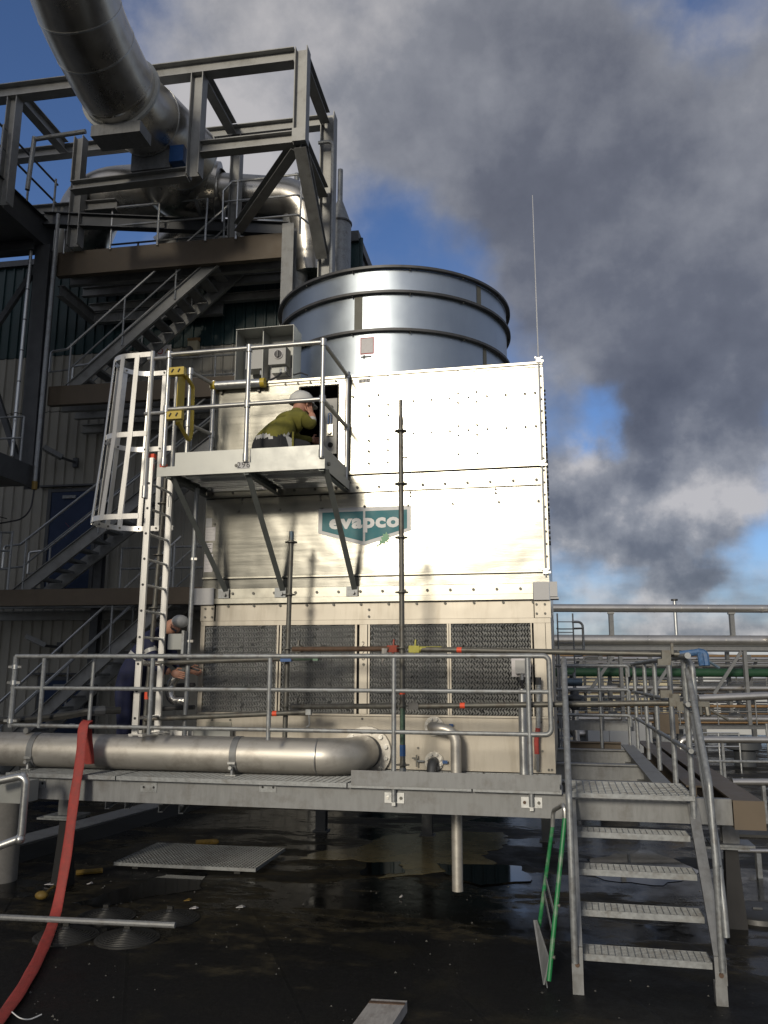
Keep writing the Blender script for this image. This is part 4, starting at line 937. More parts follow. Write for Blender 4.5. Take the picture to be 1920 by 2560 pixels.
# sensor box + conduit + red flexible hose at the right end
sb = thing('sensor_box', 'grey sensor box on a pale backplate fixed over the right louvre on a steel tube', 'junction box', (-.5, 8.1, 1.25))
a, b = oY(1278, 1643, 8.1), oY(1327, 1692, 8.1)
part('backplate', M().bb(a.x, b.x, 8.10, 8.106, b.z, a.z), 'label_paper', sb, 0)
bx = part('box', M().bb(a.x+.04, b.x-.05, 8.03, 8.098, b.z+.03, a.z-.03), 'box_grey', sb, 0)
part('gland', M().tube(oY(1303, 1685, 8.07), oY(1304, 1700, 8.07), .018, 8), 'bolt_bright', sb); part('cable', M().tube(oY(1304, 1700, 8.07), oY(1306, 1722, 8.08), .012, 6), 'ink', sb)
part('conduit', M().tube(oY(1305, 1722, 8.10), V3((oY(1309, 1900, 8.10).x, 8.10, 1.24)), .040, 14), 'galv_bright', sb)
fh = thing('flexible_hose', 'braided flexible hose, silver above and red below, hanging at the right end of the basin', 'hose', (-.25, 8.2, 1.25))
q0, q1, q2, q3 = [oY(*k, 8.2) for k in ((1346, 1712), (1345, 1820), (1342, 1885), (1341, 1925))]
part('silver_braid', M().path([q0+(q1-q0)*t for t in (0, .3, .6, 1)], .022, 10), 'galv_bright', fh)
part('red_braid', M().path([q1, (q1+q2)/2+V3((-.01, 0, 0)), q2], .024, 10), 'hose_red', fh)
part('coupling', M().tube(q2, q3, .026, 6), 'bolt_bright', fh); part('coupling', M().tube(q0+V3((0, 0, .0)), q0+V3((0, 0, .07)), .028, 8), 'dark_ring', fh)
mb = M()
for i in range(26): c = q0.lerp(q1, i/26); mb.lathe([(.021, -.004), (.026, 0), (.021, .004)], c, n=10)
part('braid_ribs', mb, 'galv_bright', fh, kind='stuff')

# ================================================================== RED HOSE
def ribbon(pts, w_, t_, sub=6):
    # smooth the path with a Catmull-Rom spline, ribbon width along +X-ish
    P = [V3(p) for p in pts]; out = []
    for i in range(len(P)-1):
        p0_, p1_, p2_, p3_ = P[max(i-1, 0)], P[i], P[i+1], P[min(i+2, len(P)-1)]
        for k in range(sub):
            t = k/sub; out.append(.5*((2*p1_)+(p2_-p0_)*t+(2*p0_-5*p1_+4*p2_-p3_)*t*t+(3*p1_-p0_-3*p2_+p3_)*t**3))
    return out+[P[-1]]
hz_ = zB+.045
pts = [oY(222, 1815, 7.31)+V3((0, .06, -.35)), oY(218, 1815, 7.30), V3((-4.38, 7.255, hz_)), V3((-4.39, 7.20, hz_-.05)), oY(200, 1900, 7.14), oY(186, 1990, 7.08), oY(166, 2140, 7.0), oY(140, 2280, 6.86), oZ(112, 2360, .05), oZ(78, 2430, .03), oZ(35, 2500, .03), oZ(-40, 2600, .03), oZ(-120, 2720, .03)]
pp = ribbon(pts, .1, .012, 5)
mb = M(); k = len(pp); base = 0
for i in range(k):
    t = (pp[min(i+1, k-1)]-pp[max(i-1, 0)]).normalized()
    side = V3((.985, .12, .0)) if i < k*.62 else V3((.92, .38, 0))
    side = (side-t*side.dot(t)).normalized(); n_ = t.cross(side).normalized(); w_ = .046+.002*math.sin(i*1.3)
    for a_ in range(10):
        an = 2*math.pi*a_/10; mb.v.append(pp[i]+side*(w_*math.copysign(abs(math.cos(an))**.5, math.cos(an)))+n_*(.007*math.sin(an)))
for i in range(k-1):
    for j in range(10): mb.f.append((i*10+j, i*10+(j+1) % 10, (i+1)*10+(j+1) % 10, (i+1)*10+j))
mb.f += [tuple(range(9, -1, -1)), tuple(range((k-1)*10, k*10))]
single('lay_flat_hose', mb, 'hose_red', 'flat red hose hanging over the railing and trailing across the black roof', 'hose', (-4.3, 7, 0), smooth=60)
# ================================================================== THINGS LYING ON THE ROOF
c4 = [oZ(*a, .05) for a in ((278, 2164), (388, 2114), (718, 2118), (641, 2181))]
ux = (c4[3]-c4[0]).normalized(); uy = V3((-ux.y, ux.x, 0)); ce = sum(c4, V3())/4; ce.z = .075
fg = thing('loose_grating_panel', 'loose steel grating panel lying flat on the wet roof under the platform', 'grating', (ce.x, ce.y, 0))
part('grating', grating(M(), ce, 1.66, 1.12, .035, .042, .06, (ux, uy, V3((0, 0, 1))), .007), 'galv', fg, 0)
for sx in (-1, 1): part('timber_packer', M().box(ce+ux*(sx*.6)-V3((0, 0, .056)), (.07, 1.0, .038), (ux, uy, V3((0, 0, 1)))), 'rubber', fg)
prof = [(.001, .085), (.03, .085), (.04, .07)]
for i in range(9): r = .05+i*.023; prof += [(r, .068-i*.0055), (r+.012, .068-i*.0055), (r+.013, .062-i*.0055)]
prof += [(.262, .012), (.262, 0)]
dlab = ['round ribbed black weight nearest the red hose on the roof', 'round ribbed black weight at the front right of the cluster on the roof', 'round ribbed black weight behind the conduit nearer the red hose', 'round ribbed black weight behind the end of the conduit on the roof']
for (px, py), lb in zip(((165, 2336), (318, 2342), (265, 2288), (425, 2292)), dlab):
    c = oZ(px, py, .02); c.z = 0
    t = thing('ribbed_weight', lb, 'weight', c, 'ribbed roof weights under the conduit')
    part('disc', M().lathe(prof, c, n=28), 'rubber', t); part('saddle', M().box(c+V3((0, 0, .098)), (.05, .03, .024)), 'rubber', t)
p, q = oZ(-60, 2290, .125), oZ(438, 2313, .125)
single('roof_conduit', M().tube(p, q, .024, 10), 'galv_beam', 'long silver conduit tube lying across the ribbed weights on the roof', 'conduit', (-4, 6.85, 0))
def scrap(name, mb, mt, lab, cat='litter', grp='litter scattered on the roof'): return single(name, mb, mt, lab, cat, mb.v[0].copy(), grp)
def stick(px, py, px2, py2, r): return M().tube(oZ(px, py, r), oZ(px2, py2, r), r, 8)
scrap('yellow_tube', stick(190, 2182, 256, 2176, .028), 'litter_yellow', 'dull yellow tube lying on the roof just right of the red hose')
scrap('yellow_bottle', stick(490, 2107, 534, 2104, .035).lathe([(.035, 0), (.035, .04), (.015, .07), (.001, .07)], oZ(534, 2104, .035), (1, .1, 0), 10), 'litter_yellow', 'yellow bottle lying behind the loose grating panel')
scrap('orange_ball', M().ball(oZ(104, 2238, .06), .065, .055, .04, 12, 8).tube(oZ(108, 2238, .05), oZ(136, 2216, .05), .014, 8), 'litter_yellow', 'mustard coloured lump with a stick left of the red hose')
for px, py, w_, mt, lab in ((127, 2212, .12, 'label_paper', 'white scrap strip on the roof left of the red hose'), (225, 2210, .05, 'label_paper', 'small white scrap on the roof right of the red hose'), (470, 2252, .07, 'litter_yellow', 'small yellow scrap on the bare roof below the loose grating'), (485, 2272, .08, 'label_paper', 'crumpled white scrap on the bare roof below the yellow scrap'), (602, 2269, .08, 'sticker_grey', 'grey scrap on the roof right of the ribbed weights'), (1003, 2243, .03, 'label_paper', 'tiny white scrap left of the hanging overflow pipe')):
    c = oZ(px, py, .012); mb = M().poly([c+V3((-w_/2, -.02, 0)), c+V3((w_*.4, -.03, .01)), c+V3((w_/2, .015, .004)), c+V3((.0, .03, .012)), c+V3((-w_*.45, .02, 0))], (0, 0, 1), .006); scrap('litter_scrap', mb, mt, lab)
kc_ = [oZ(*a, .07) for a in ((870, 2575), (929, 2496), (1018, 2501), (966, 2580))]
pk = thing('timber_plank', 'pale weathered plank end with a rusty strap lying at the bottom of the roof', 'plank', (kc_[0].x, kc_[0].y, 0))
d_ = (kc_[1]-kc_[0]).normalized(); kk = [kc_[1]-d_*1.4, kc_[1], kc_[2], kc_[2]-d_*1.4]
part('plank', M().poly([V3((a.x, a.y, .0)) for a in kk], (0, 0, 1), .068), 'plank', pk)
a, b = kc_[1]-d_*.06, kc_[2]-d_*.06; part('strap', M().bar(V3((a.x, a.y, .0705)), V3((b.x, b.y, .0705)), .035, .004), 'scaffold_rust', pk)
w_ = oZ(240, 2535, .02); single('white_wire', M().path(ribbon([oZ(30, 2530, .05), oZ(50, 2545, .045), oZ(75, 2548, .02), oZ(104, 2536, .02)], 0, 0, 5), .004, 5), 'white_print', 'thin white cord lying beside the bottom end of the red hose', 'cord', (w_.x, w_.y, 0))
rd = oZ(1895, 2290, 0)
t = thing('roof_hatch_cover', 'round dark cover disc on the roof beyond the stair foot', 'cover', rd)
part('cover', M().lathe([(.001, .06), (.30, .055), (.33, .04), (.34, 0)], rd, n=32), 'rubber', t); part('lug', M().box(rd+V3((0, 0, .066)), (.08, .03, .02)), 'dark_steel', t)
# diagonal roof upstand and lower gutter at the left
k0, k1 = oZ(-60, 2190, 0), oZ(530, 2012, 0)
dk = (k1-k0).normalized(); sdk = V3((-dk.y, dk.x, 0))
up_ = thing('roof_upstand', 'long dark roof upstand kerb running diagonally away at the left', 'kerb', k0)
part('kerb', M().poly([k0-dk*3, k1+dk*1.5, k1+dk*1.5+sdk*.35, k0-dk*3+sdk*.35], (0, 0, 1), .18), 'rubber', up_)
part('flashing', M().poly([k0-dk*3+sdk*.04+V3((0, 0, .184)), k1+dk*1.5+sdk*.04+V3((0, 0, .184)), k1+dk*1.5+sdk*.42+V3((0, 0, .184)), k0-dk*3+sdk*.42+V3((0, 0, .184))], (0, 0, 1), .012), 'galv_beam', up_)
# thick beige pipe column and conduit at the far left edge
bp_ = thing('beige_standpipe', 'thick beige standpipe with grey bracket box at the left edge of the picture', 'pipe', (-5.8, 8.3, 0))
bx_ = oY(10, 2050, 8.3).x
part('standpipe', M().tube((bx_, 8.3, 0), (bx_, 8.3, .99), .18, 24), 'concrete', bp_)
part('bracket_box', M().bb(oY(-20, 1980, 6.95).x, oY(57, 1980, 6.95).x, 6.94, 7.18, 1.005, 1.19), 'cabinet_grey', bp_)
cx_ = oY(66, 2000, 6.78)
sc_ = thing('silver_conduit', 'bent silver conduit pipe running down beside the beige standpipe', 'conduit', (cx_.x, cx_.y, .4))
part('conduit', M().pipe([oY(-30, 1958, 6.72), oY(66, 1938, 6.76), V3((cx_.x-.02, 6.78, oY(60, 2095, 6.78).z)), oY(-20, 2122, 6.72)], .034, .06, 14), 'galv_bright', sc_)
for a in ((58, 1942), (50, 2098)): part('coupling', M().ball(oY(*a, 6.77), .042, n=12, m_=8), 'galv_bright', sc_)

# grit and flecks on the bitumen: nobody could count them
rg2 = random.Random(3); mb = M()
for i in range(420):
    x, y = rg2.uniform(-5.5, 3), rg2.uniform(4.6, 9.5); r = rg2.choice((.004, .005, .006, .009, .012))*rg2.uniform(.6, 1.2); a = rg2.uniform(0, 6.28)
    mb.add([(x+r*math.cos(a), y+r*math.sin(a), .001), (x+r*math.cos(a+2), y+r*math.sin(a+2), .001), (x+r*math.cos(a+4), y+r*math.sin(a+4), .001), (x, y, .001+r*.8)], [(0, 1, 3), (1, 2, 3), (2, 0, 3), (0, 2, 1)])
g_ = single('roof_grit', mb, 'grit', 'scattered pale grit and flecks on the black roof', 'grit', (0, 7, 0), kind='stuff', smooth=0)

# standing water: silty brown pool under the deck and a few clear films
mat('silt_water', (.19, .16, .085), rough=.22, var=.35, vscale=2.5, rvar=.06, spec=.35, dirt=.7, dirtcol=(.05, .045, .03), dscale=2)
mat('clear_water', (.005, .005, .0048), rough=.05, var=.2, rvar=.02, spec=.5)
def pool(outline, mt, seed, z):
    r_ = random.Random(seed); P = [oZ(*q, 0) for q in outline]; pts = []
    for i in range(len(P)):
        a, b = P[i], P[(i+1) % len(P)]
        for k in range(6):
            t = k/6; q = a.lerp(b, t); n_ = V3((-(b-a).y, (b-a).x, 0)); pts.append((q.x+n_.x*r_.uniform(-.06, .06), q.y+n_.y*r_.uniform(-.06, .06), z))
    single('puddle', M().poly(pts, (0, 0, 1), .0015), mt, '', '', (P[0].x, P[0].y, 0), kind='structure', smooth=0)
pool([(745, 2148), (800, 2128), (900, 2120), (960, 2092), (1120, 2078), (1260, 2082), (1275, 2110), (1200, 2140), (1250, 2160), (1120, 2180), (940, 2196), (1010, 2165), (880, 2150)], 'silt_water', 4, .004)
pool([(915, 2160), (1000, 2155), (1010, 2185), (900, 2190)], 'clear_water', 5, .008)
pool([(1090, 2162), (1300, 2168), (1330, 2205), (1200, 2215), (1120, 2190)], 'clear_water', 6, .012)
pool([(1460, 2150), (1620, 2120), (1760, 2180), (1660, 2215), (1500, 2200)], 'clear_water', 8, .004)
pool([(330, 2215), (420, 2185), (520, 2180), (500, 2225), (400, 2240), (250, 2270), (180, 2260)], 'clear_water', 9, .004)
# ================================================================== PLANT BUILDING (left), frame (u, v, z)
WV, FV = 17.2, 15.5
bd_ = thing('factory_building', 'tall plant building with cream ribbed cladding below and dark teal cladding above', 'building', B(-8, WV, 0))
UL, UR = -15.5, -3.75
def clad(w_, h):                                   # one trapezoid-ribbed sheet, w_ wide
    prof = []; n = int(round(w_/.25))
    for i in range(n):
        x = i*.25; prof += [(x, 0), (x+.17, 0), (x+.19, -.035), (x+.23, -.035)]
    prof.append((w_-.001, 0))
    mb = M(); k = len(prof)
    for z in (0, h): mb.v += [BX*a+BY*b+V3((0, 0, z)) for a, b in prof]
    mb.f += [(i, i+1, k+i+1, k+i) for i in range(k-1)]
    return mb
lev = [(0, 3.95, 'wall_cream'), (3.97, 8.2, 'wall_cream'), (8.22, 9.6, 'wall_cream'), (9.62, 12.0, 'wall_teal')]
for z0, z1, mt in lev:
    me = clad(1.0, z1-z0).mesh('cladding_sheet', smooth=0); me.materials.append(MATS[mt])
    u = UL
    while u < UR-.3: inst('cladding_sheet', me, bd_, B(u, WV, z0)); u += 1.0
part('wall', M().ub(UL, UR+.1, WV+.05, 30, 0, 11.9), 'dark_steel', bd_, 0)
part('roof_edge', M().ub(UR-.2, UR+.16, WV-.1, 30, 11.9, 12.15).ub(UL, UR-.25, WV-.1, WV+.3, 12.0, 12.15), 'dark_steel', bd_, 0)
for (u0, u1, z0, z1) in ((-10.75, -9.68, 4.02, 6.24), (-10.62, -9.62, .02, 2.0)):
    d = part('door', M().ub(u0, u1, WV-.075, WV-.045, z0, z1), 'door_blue', bd_, 0)
    part('door_frame', M().ub(u0-.09, u0-.003, WV-.09, WV-.04, z0, z1+.08).ub(u1+.003, u1+.09, WV-.09, WV-.04, z0, z1+.08).ub(u0, u1, WV-.09, WV-.04, z1+.003, z1+.08).ub(u0-.3, u1+.2, WV-.16, WV-.04, z1+.12, z1+.16), 'dark_steel', d)
    part('door_closer', M().ub(u0+.3, u0+.62, WV-.12, WV-.076, z1-.16, z1-.09), 'galv', d)
    part('door_handle', M().tube(B(u1-.12, WV-.11, z0+1.05), B(u1-.24, WV-.11, z0+1.05), .014, 8), 'galv_bright', d)
def wall_sign(px, py, w_, h, rows):
    c = oV(px, py, WV-.06); s_ = part('safety_sign', M().ub(c.x-w_/2, c.x+w_/2, WV-.065, WV-.05, c.z-h/2, c.z+h/2), 'label_paper', bd_, 0)
    for i, k in enumerate(rows):
        x = c.x-w_/2+w_*(i+.5)/len(rows); r = min(h*.36, w_/len(rows)*.4); p = B(x, WV-.066, c.z)
        if k == 't': part('symbol', M().poly([p+BX*-r+V3((0, 0, -r*.8)), p+BX*r+V3((0, 0, -r*.8)), p+V3((0, 0, r))], (0, -1, 0), .004), 'ink', s_, 0); part('symbol', M().poly([p+BY*-.0045+BX*-r*.7+V3((0, 0, -r*.65)), p+BY*-.0045+BX*r*.7+V3((0, 0, -r*.65)), p+BY*-.0045+V3((0, 0, r*.7))], (0, -1, 0), .002), 'yellow_paint', s_, 0)
        else: part('symbol', M().lathe([(r*.72, 0), (r, 0), (r, .004), (r*.72, .004)], p, (0, -1, 0), 16).bar(p+BX*-r*.6+V3((0, -.002, r*.6)), p+BX*r*.6+V3((0, -.002, -r*.6)), .004, r*.25, (0, 1, 0)), 'ink_red' if k == 'r' else 'blue_paint', s_, 0)
wall_sign(410, 878, .36, .30, 'rt'); wall_sign(382, 900, .16, .14, 'b'); wall_sign(180, 1312, .42, .34, 'rr'); wall_sign(163, 1342, .28, .22, 'b'); wall_sign(148, 1800, .34, .2, 'rt'); wall_sign(125, 1822, .26, .16, 'bb')
for px, py, lab in ((160, 1148, 'grey floodlight on a wall arm above the upper blue door'), (120, 1610, 'grey floodlight on a wall arm above the lower blue door')):
    c = BV(oV(px+28, py+8, WV-.1)); t = thing('wall_floodlight', lab, 'floodlight', c, 'floodlights on the cream wall')
    part('bracket', M().box(c+BY*.02, (.12, .06, .22), (BX, BY, V3((0, 0, 1)))).tube(c-BY*.02, c-BY*.35-BX*.12+V3((0, 0, .02)), .03, 8), 'dark_steel', t)
    h0 = c-BY*.35-BX*.12+V3((0, 0, .03)); ax_ = (-BX*.8-BY*.5+V3((0, 0, .45))).normalized()
    part('lamp_head', M().bar(h0, h0+ax_*.45, .22, .10), 'galv_beam', t); part('lens', M().bar(h0+ax_*.05-V3((0, 0, .06)), h0+ax_*.42-V3((0, 0, .06)), .19, .012), 'glass_dark', t)
c = BV(oV(484, 872, WV-.12)); t = thing('wall_socket_box', 'beige socket box fixed on the teal wall behind the ladder top', 'electrical box', c)
part('box', M().box(c, (.24, .14, .34), (BX, BY, V3((0, 0, 1)))), 'far_cream', t); part('socket', M().disc(c-BY*.07+V3((-.05, 0, -.05)), -BY, .07, .08, 14), 'dark_ring', t); part('plate', M().box(c+V3((0, 0, .22)), (.30, .04, .09), (BX, BY, V3((0, 0, 1)))), 'copper_pipe', t)
# ---- external stair tower
fe = thing('external_staircase', 'grey external steel staircase zigzagging up the plant building between brown fascia beams', 'stair', B(-8, FV, 0))
for u0, u1, z0, z1, v in ((-10.05, -4.9, 10.74, 11.30, FV), (-10.0, -5.2, 7.76, 8.18, FV), (-12.0, -5.0, 3.50, 3.83, FV)):
    part('fascia_beam', M().ub(u0, u1, v-.02, v, z0, z1).ub(u0, u1, v, v+.12, z0, z0+.015).ub(u0, u1, v, v+.12, z1-.015, z1), 'brown_beam', fe, 0, label='brown painted landing edge beam')
    for vv in (v+.55, v+1.1): part('landing_joist', M().ibeam(B(u0, vv, z0+.14), B(u1, vv, z0+.14), .12, .22), 'frame_steel', fe)
    zt = z1-.03
    for a in range(4):
        ua = u0+(u1-u0)*a/4; mb = M(); grating(mb, B(ua+(u1-u0)/8, v+.85, zt), (u1-u0)/4-.02, 1.35, .03, .06, .05, (BX, BY, V3((0, 0, 1))), .01)
        if a >= 2 or z0 > 9: part('landing_grating', mb, 'galv', fe, 0)
    part('landing_beam', M().ibeam(B(u0, WV-.25, z0-.1), B(u1, WV-.25, z0-.1), .14, .2), 'frame_steel', fe)
part('landing_beam', M().ibeam(B(-9.9, WV-.3, 10.35), B(-6.7, WV-.3, 10.35), .16, .26), 'galv_beam', fe)
part('landing_beam', M().ibeam(B(-10.0, FV+.1, 10.45), B(-9.9, WV-.3, 10.35), .16, .26), 'galv_beam', fe)
def flight(u0, z0, u1, z1, v0, v1, n, rails=True, ext_=.35):
    for v in (v0, v1):
        part('stringer', M().chan(B(u0, v, z0), B(u1, v, z1), .07, .26, .012, flip=1 if v == v0 else -1), 'frame_steel', fe)
    for i in range(n):
        f = (i+.5)/n; c = B(u0+(u1-u0)*f, (v0+v1)/2, z0+(z1-z0)*f+.06)
        mb = M(); w_ = v1-v0-.06
        mb.box(c+V3((0, 0, -.03)), (.004+.24, w_, .006), (BX, BY, V3((0, 0, 1)))).box(c+BX*-.12+V3((0, 0, -.015)), (.008, w_, .05), (BX, BY, V3((0, 0, 1)))).box(c+BX*.12+V3((0, 0, -.015)), (.008, w_, .05), (BX, BY, V3((0, 0, 1))))
        part('tread', mb, 'galv_beam', fe, 0)
    sl = (z1-z0)/(u1-u0)
    for v in (v0-.03, v1+.03):
        a, b = V3((u0-.02, v, z0+.12)), V3((u1, v, z1+.12))
        pts = [B(u0-ext_, v, z0+.55), B(u0-ext_, v, z0+1.02), B(u0+.02, v, z0+1.05), B(u1, v, z1+1.10)]
        part('handrail', M().pipe(pts, .026, .06, 8), 'galv_bright', fe)
        part('handrail', M().pipe([B(u0-ext_, v, z0+.55), B(u0+.1, v, z0+.58), B(u1, v, z1+.60)], .02, .06, 8), 'galv', fe)
        for f in (.03, .36, .68, .97): u = u0+(u1-u0)*f; z = z0+(z1-z0)*f; part('rail_post', M().tube(B(u, v, z-.05), B(u, v, z+1.08), .022, 8), 'galv', fe)
flight(-9.75, 8.02, -6.15, 11.08, FV+.16, FV+1.0, 14)
flight(-10.45, 3.74, -5.6, 7.36, FV+.16, FV+1.0, 18)
flight(-11.2, -.05, -6.85, 3.76, FV+.1, FV+.95, 17)
def levelrail(u0, u1, z, v, n, mt='galv'):
    for h in (1.0, .55): part('handrail', M().tube(B(u0, v, z+h), B(u1, v, z+h), .024, 8), mt, fe)
    for i in range(n): u = u0+(u1-u0)*i/(n-1); part('rail_post', M().tube(B(u, v, z), B(u, v, z+1.0), .024, 8), mt, fe)
levelrail(-9.9, -6.6, 11.25, FV-.04, 4, 'galv_bright'); levelrail(-9.9, -6.0, 11.25, WV-.25, 5)
levelrail(-8.6, -5.2, 3.8, WV-.7, 4); levelrail(-8.2, -5.3, 8.15, WV-.5, 3)
# the little railed corner of the top landing
zq = 11.28
loop = [oV(*k, FV-.1) for k in ((556, 555), (558, 478), (580, 455), (745, 436))]
part('handrail', M().pipe([BV(k) for k in loop]+[B(-4.02, FV+1.2, oV(745, 436, FV-.1).z-.05)], .026, .05, 8), 'galv_bright', fe)
for a, b in (((562, 505), (745, 487)), ((590, 552), (745, 537))): p_, q_ = BV(oV(*a, FV-.1)), oV(*b, FV-.1); part('handrail', M().pipe([p_, BV(q_), B(-4.02, FV+1.2, q_.z-.05)], .023, .05, 8), 'galv_bright', fe)
for px in (593, 752): u = oV(px, 500, FV-.1).x; part('rail_post', M().tube(B(u, FV-.1, 11.2), B(u, FV-.1, 12.55), .024, 8), 'galv_bright', fe)
part('column', M().ibeam(B(-4.68, FV-.2, 6), B(-4.68, FV-.2, 11.33), .25, .24, up=BY), 'galv_beam', fe)
part('column', M().ibeam(B(-9.2, FV+1.2, 0), B(-9.2, FV+1.2, 8), .18, .18, up=BY), 'dark_steel', fe)
# ---- low left railing cluster at level one
lw = thing('corner_railing', 'dark grey railing cluster at the foot of the middle stair flight by the left edge', 'railing', B(-11, FV-.3, 3.8))
for z in (5.0, 4.62, 4.25): part('rail', M().pipe([B(-12.0, FV-.3, z), B(-10.35, FV-.3, z-.03)], .022, .1, 8), 'galv', lw)
for u in (-11.4, -10.95, -10.6, -10.35): part('post', M().tube(B(u, FV-.3, 3.8), B(u, FV-.3, 5.0), .022, 8), 'galv', lw)
# ---- gantry that carries the duct
gt = thing('duct_gantry', 'open steel beam gantry at the top of the building carrying the exhaust duct', 'gantry', B(-6, 14.5, 11.3))
GV = 13.55
def beam(p, q, w_=.25, h=.30, mt='frame_steel', name='beam', up=(0, 0, 1), par=None): return part(name, M().ibeam(p, q, w_, h, .018, .014, up), mt, par or gt)
beam(B(-12.5, GV, 13.83), B(-4.13, GV, 13.83)); beam(B(-12.0, FV, 13.82), B(-4.02, FV, 13.82), .22, .25)
for u in (-3.98, -6.07, -8.6, -10.05): beam(B(u, GV+.16, 13.83), B(u, FV-.13, 13.83), .2, .27)
post = lambda u, v, z0, z1, w_=.25: beam(B(u, v, z0), B(u, v, z1), w_, w_, name='column', up=BX)
post(-3.98, GV, 11.95, 13.97); post(-6.07, GV, 11.5, 13.68); post(-10.05, GV, 11.3, 13.68, .22)
beam(B(-5.94, GV, 12.06), B(-4.11, GV, 12.06), .22, .25); beam(B(-8.6, GV, 11.52), B(-6.20, GV, 11.56), .22, .2)
beam(B(-12, FV-.05, 12.35), B(-8.7, FV-.05, 12.3), .2, .24)
post(-3.93, FV, 0.0, 13.97, .30); post(-5.98, FV, 11.3, 13.69, .22); post(-9.55, FV-.2, 11.3, 13.0, .26); post(-8.50, GV+.0, 11.63, 12.6, .2)
beam(B(-4.10, GV+.05, 11.95), B(-5.85, FV-.1, 11.45), .2, .22, name='brace'); beam(B(-3.98, GV+.02, 11.93), B(-3.98, FV-.15, 10.6), .24, .2, name='brace')
beam(B(-3.98, GV+.14, 12.06), B(-3.98, FV-.16, 12.06), .2, .24)
part('node_plate', M().ub(-4.11, -3.85, GV-.145, GV-.13, 11.93, 12.2), 'frame_steel', gt, 0)
beam(B(-10.2, FV-.4, 11.9), B(-5.0, FV+.9, 11.9), .18, .3, 'dark_steel')
part('drain_pipe', M().pipe([B(-4.1, FV-.2, 13.2), B(-3.78, FV-.2, 13.2), B(-3.78, FV-.2, 6)], .04, .12, 10), 'galv', gt)
# ---- big exhaust duct
ed = thing('exhaust_duct', 'huge aluminium clad exhaust duct sweeping down from the top left corner', 'duct', B(-6.9, 13, 12.3))
DR = .70
ctr = [BV(oV(140, -170, 9.9)), BV(oV(193, 10, 10.8)), BV(oV(245, 130, 11.6)), BV(oV(310, 245, 12.5)), BV(oV(385, 315, 13.6)), BV(oV(470, 395, 14.8))]
cc = ribbon(ctr, 0, 0, 8)
cuts = [0, 9, 15, 22, 30, len(cc)-1]
for a, b in zip(cuts, cuts[1:]):
    part('duct_section', M().path(cc[a:b+1], DR, 36, caps=False), 'duct_alu', ed)
    d = (cc[b]-cc[max(b-1, 0)]).normalized()
    part('joint_band', M().lathe([(DR-.01, -.015), (DR+.008, -.015), (DR+.008, .015), (DR-.01, .015)], cc[b], d, 36), 'galv_bright' if b != 22 else 'duct_alu', ed)
i = 23; d = (cc[i+1]-cc[i]).normalized(); part('stiffening_ring', M().lathe([(DR, -.02), (DR+.07, -.02), (DR+.07, .035), (DR, .035)], cc[i], d, 40), 'deck_white', ed)
mb = M()
for a in range(0, len(cc)-6, 6): mb.tube(cc[a]+RGT*(DR*.82)+V3((0, 0, .0))-FWD*(DR*.58), cc[a+6]+RGT*(DR*.82)-FWD*(DR*.58), .006, 5)
part('lap_seam', mb, 'dark_ring', ed, kind='stuff')
s0 = cc[24]-V3((0, 0, DR+.08)); part('saddle', M().box(s0, (.95, .45, .22), (BX, BY, V3((0, 0, 1)))), 'galv_beam', ed); s1 = cc[33]-V3((0, 0, DR+.12)); part('saddle', M().box(s1, (.8, .5, .4), (BX, BY, V3((0, 0, 1)))), 'galv_beam', ed)
part('blue_slide_plate', M().box(s1+BX*.55-BY*.1+V3((0, 0, .05)), (.28, .4, .34), (BX, BY, V3((0, 0, 1)))), 'blue_paint', ed)
hd = thing('header_duct', 'dark aluminium header duct with rounded elbows behind the gantry beams', 'duct', B(-6.7, 16, 11.9))
hv = 16.15; hz2 = oV(450, 556, hv).z+.72; u_ = oV(450, 480, hv).x
part('elbow', M().path(fillet([cc[-1]-d*.25, B(u_-.25, hv-.2, hz2+.05), B(u_+.9, hv+.1, hz2-.05)], .7, 8), .70, 32), 'duct_alu', hd)
part('flange', M().lathe([(.70, -.03), (.77, -.03), (.77, .03), (.70, .03)], B(u_+.62, hv+.04, hz2-.03), BX, 36), 'galv_bright', hd)
part('reducer', M().lathe([(.71, 0), (.50, .40)], B(u_+.66, hv+.04, hz2-.04), BX, 32), 'duct_alu', hd)
part('elbow', M().path(fillet([B(u_+.9, hv+.1, hz2-.06), B(-4.75, hv+.5, hz2-.15), B(-4.6, hv+.6, 10.9)], .6, 8), .48, 28), 'duct_alu', hd)
ul = oV(285, 500, hv).x; zl = oV(270, 575, hv).z+.68
part('elbow', M().path(fillet([B(ul-1.6, hv+1.2, zl-.5), B(ul-.35, hv-.2, zl), B(ul+1.0, hv+.5, zl+.45)], .8, 8), .68, 28), 'duct_alu', hd)
part('elbow', M().path(fillet([B(ul+.6, hv+1.6, zl-.5), B(ul+1.3, hv+1.6, zl+.0), B(ul+2.2, hv+2.4, zl)], .6, 8), .5, 24), 'duct_alu', hd)
# ---- vent stacks
for px, py, r, zb_, hc_, lab in ((742, 455, .30, 9.9, .55, 'grey vent stack with conical cap standing behind the slanting gantry leg'), (850, 500, .26, 10.5, .6, 'grey vent stack with narrow top pipe right of the tall gantry column')):
    top = oV(px, py, 16.6); c = B(top.x, 16.6, 0)
    t = thing('vent_stack', lab, 'vent stack', c+V3((0, 0, zb_)), 'vent stacks beside the gantry')
    zt = top.z
    part('drum', M().lathe([(r, zb_), (r, zt-hc_), (.07, zt-.05)], c, n=24), 'galv', t); part('top_pipe', M().tube(c+V3((0, 0, zt-.06)), c+V3((0, 0, zt+(.2 if px < 800 else .75))), .06, 14), 'galv', t)
    part('clamp_ring', M().lathe([(r, zt-hc_-.02), (r+.02, zt-hc_-.02), (r+.02, zt-hc_+.02), (r, zt-hc_+.02)], c, n=24), 'dark_ring', t)
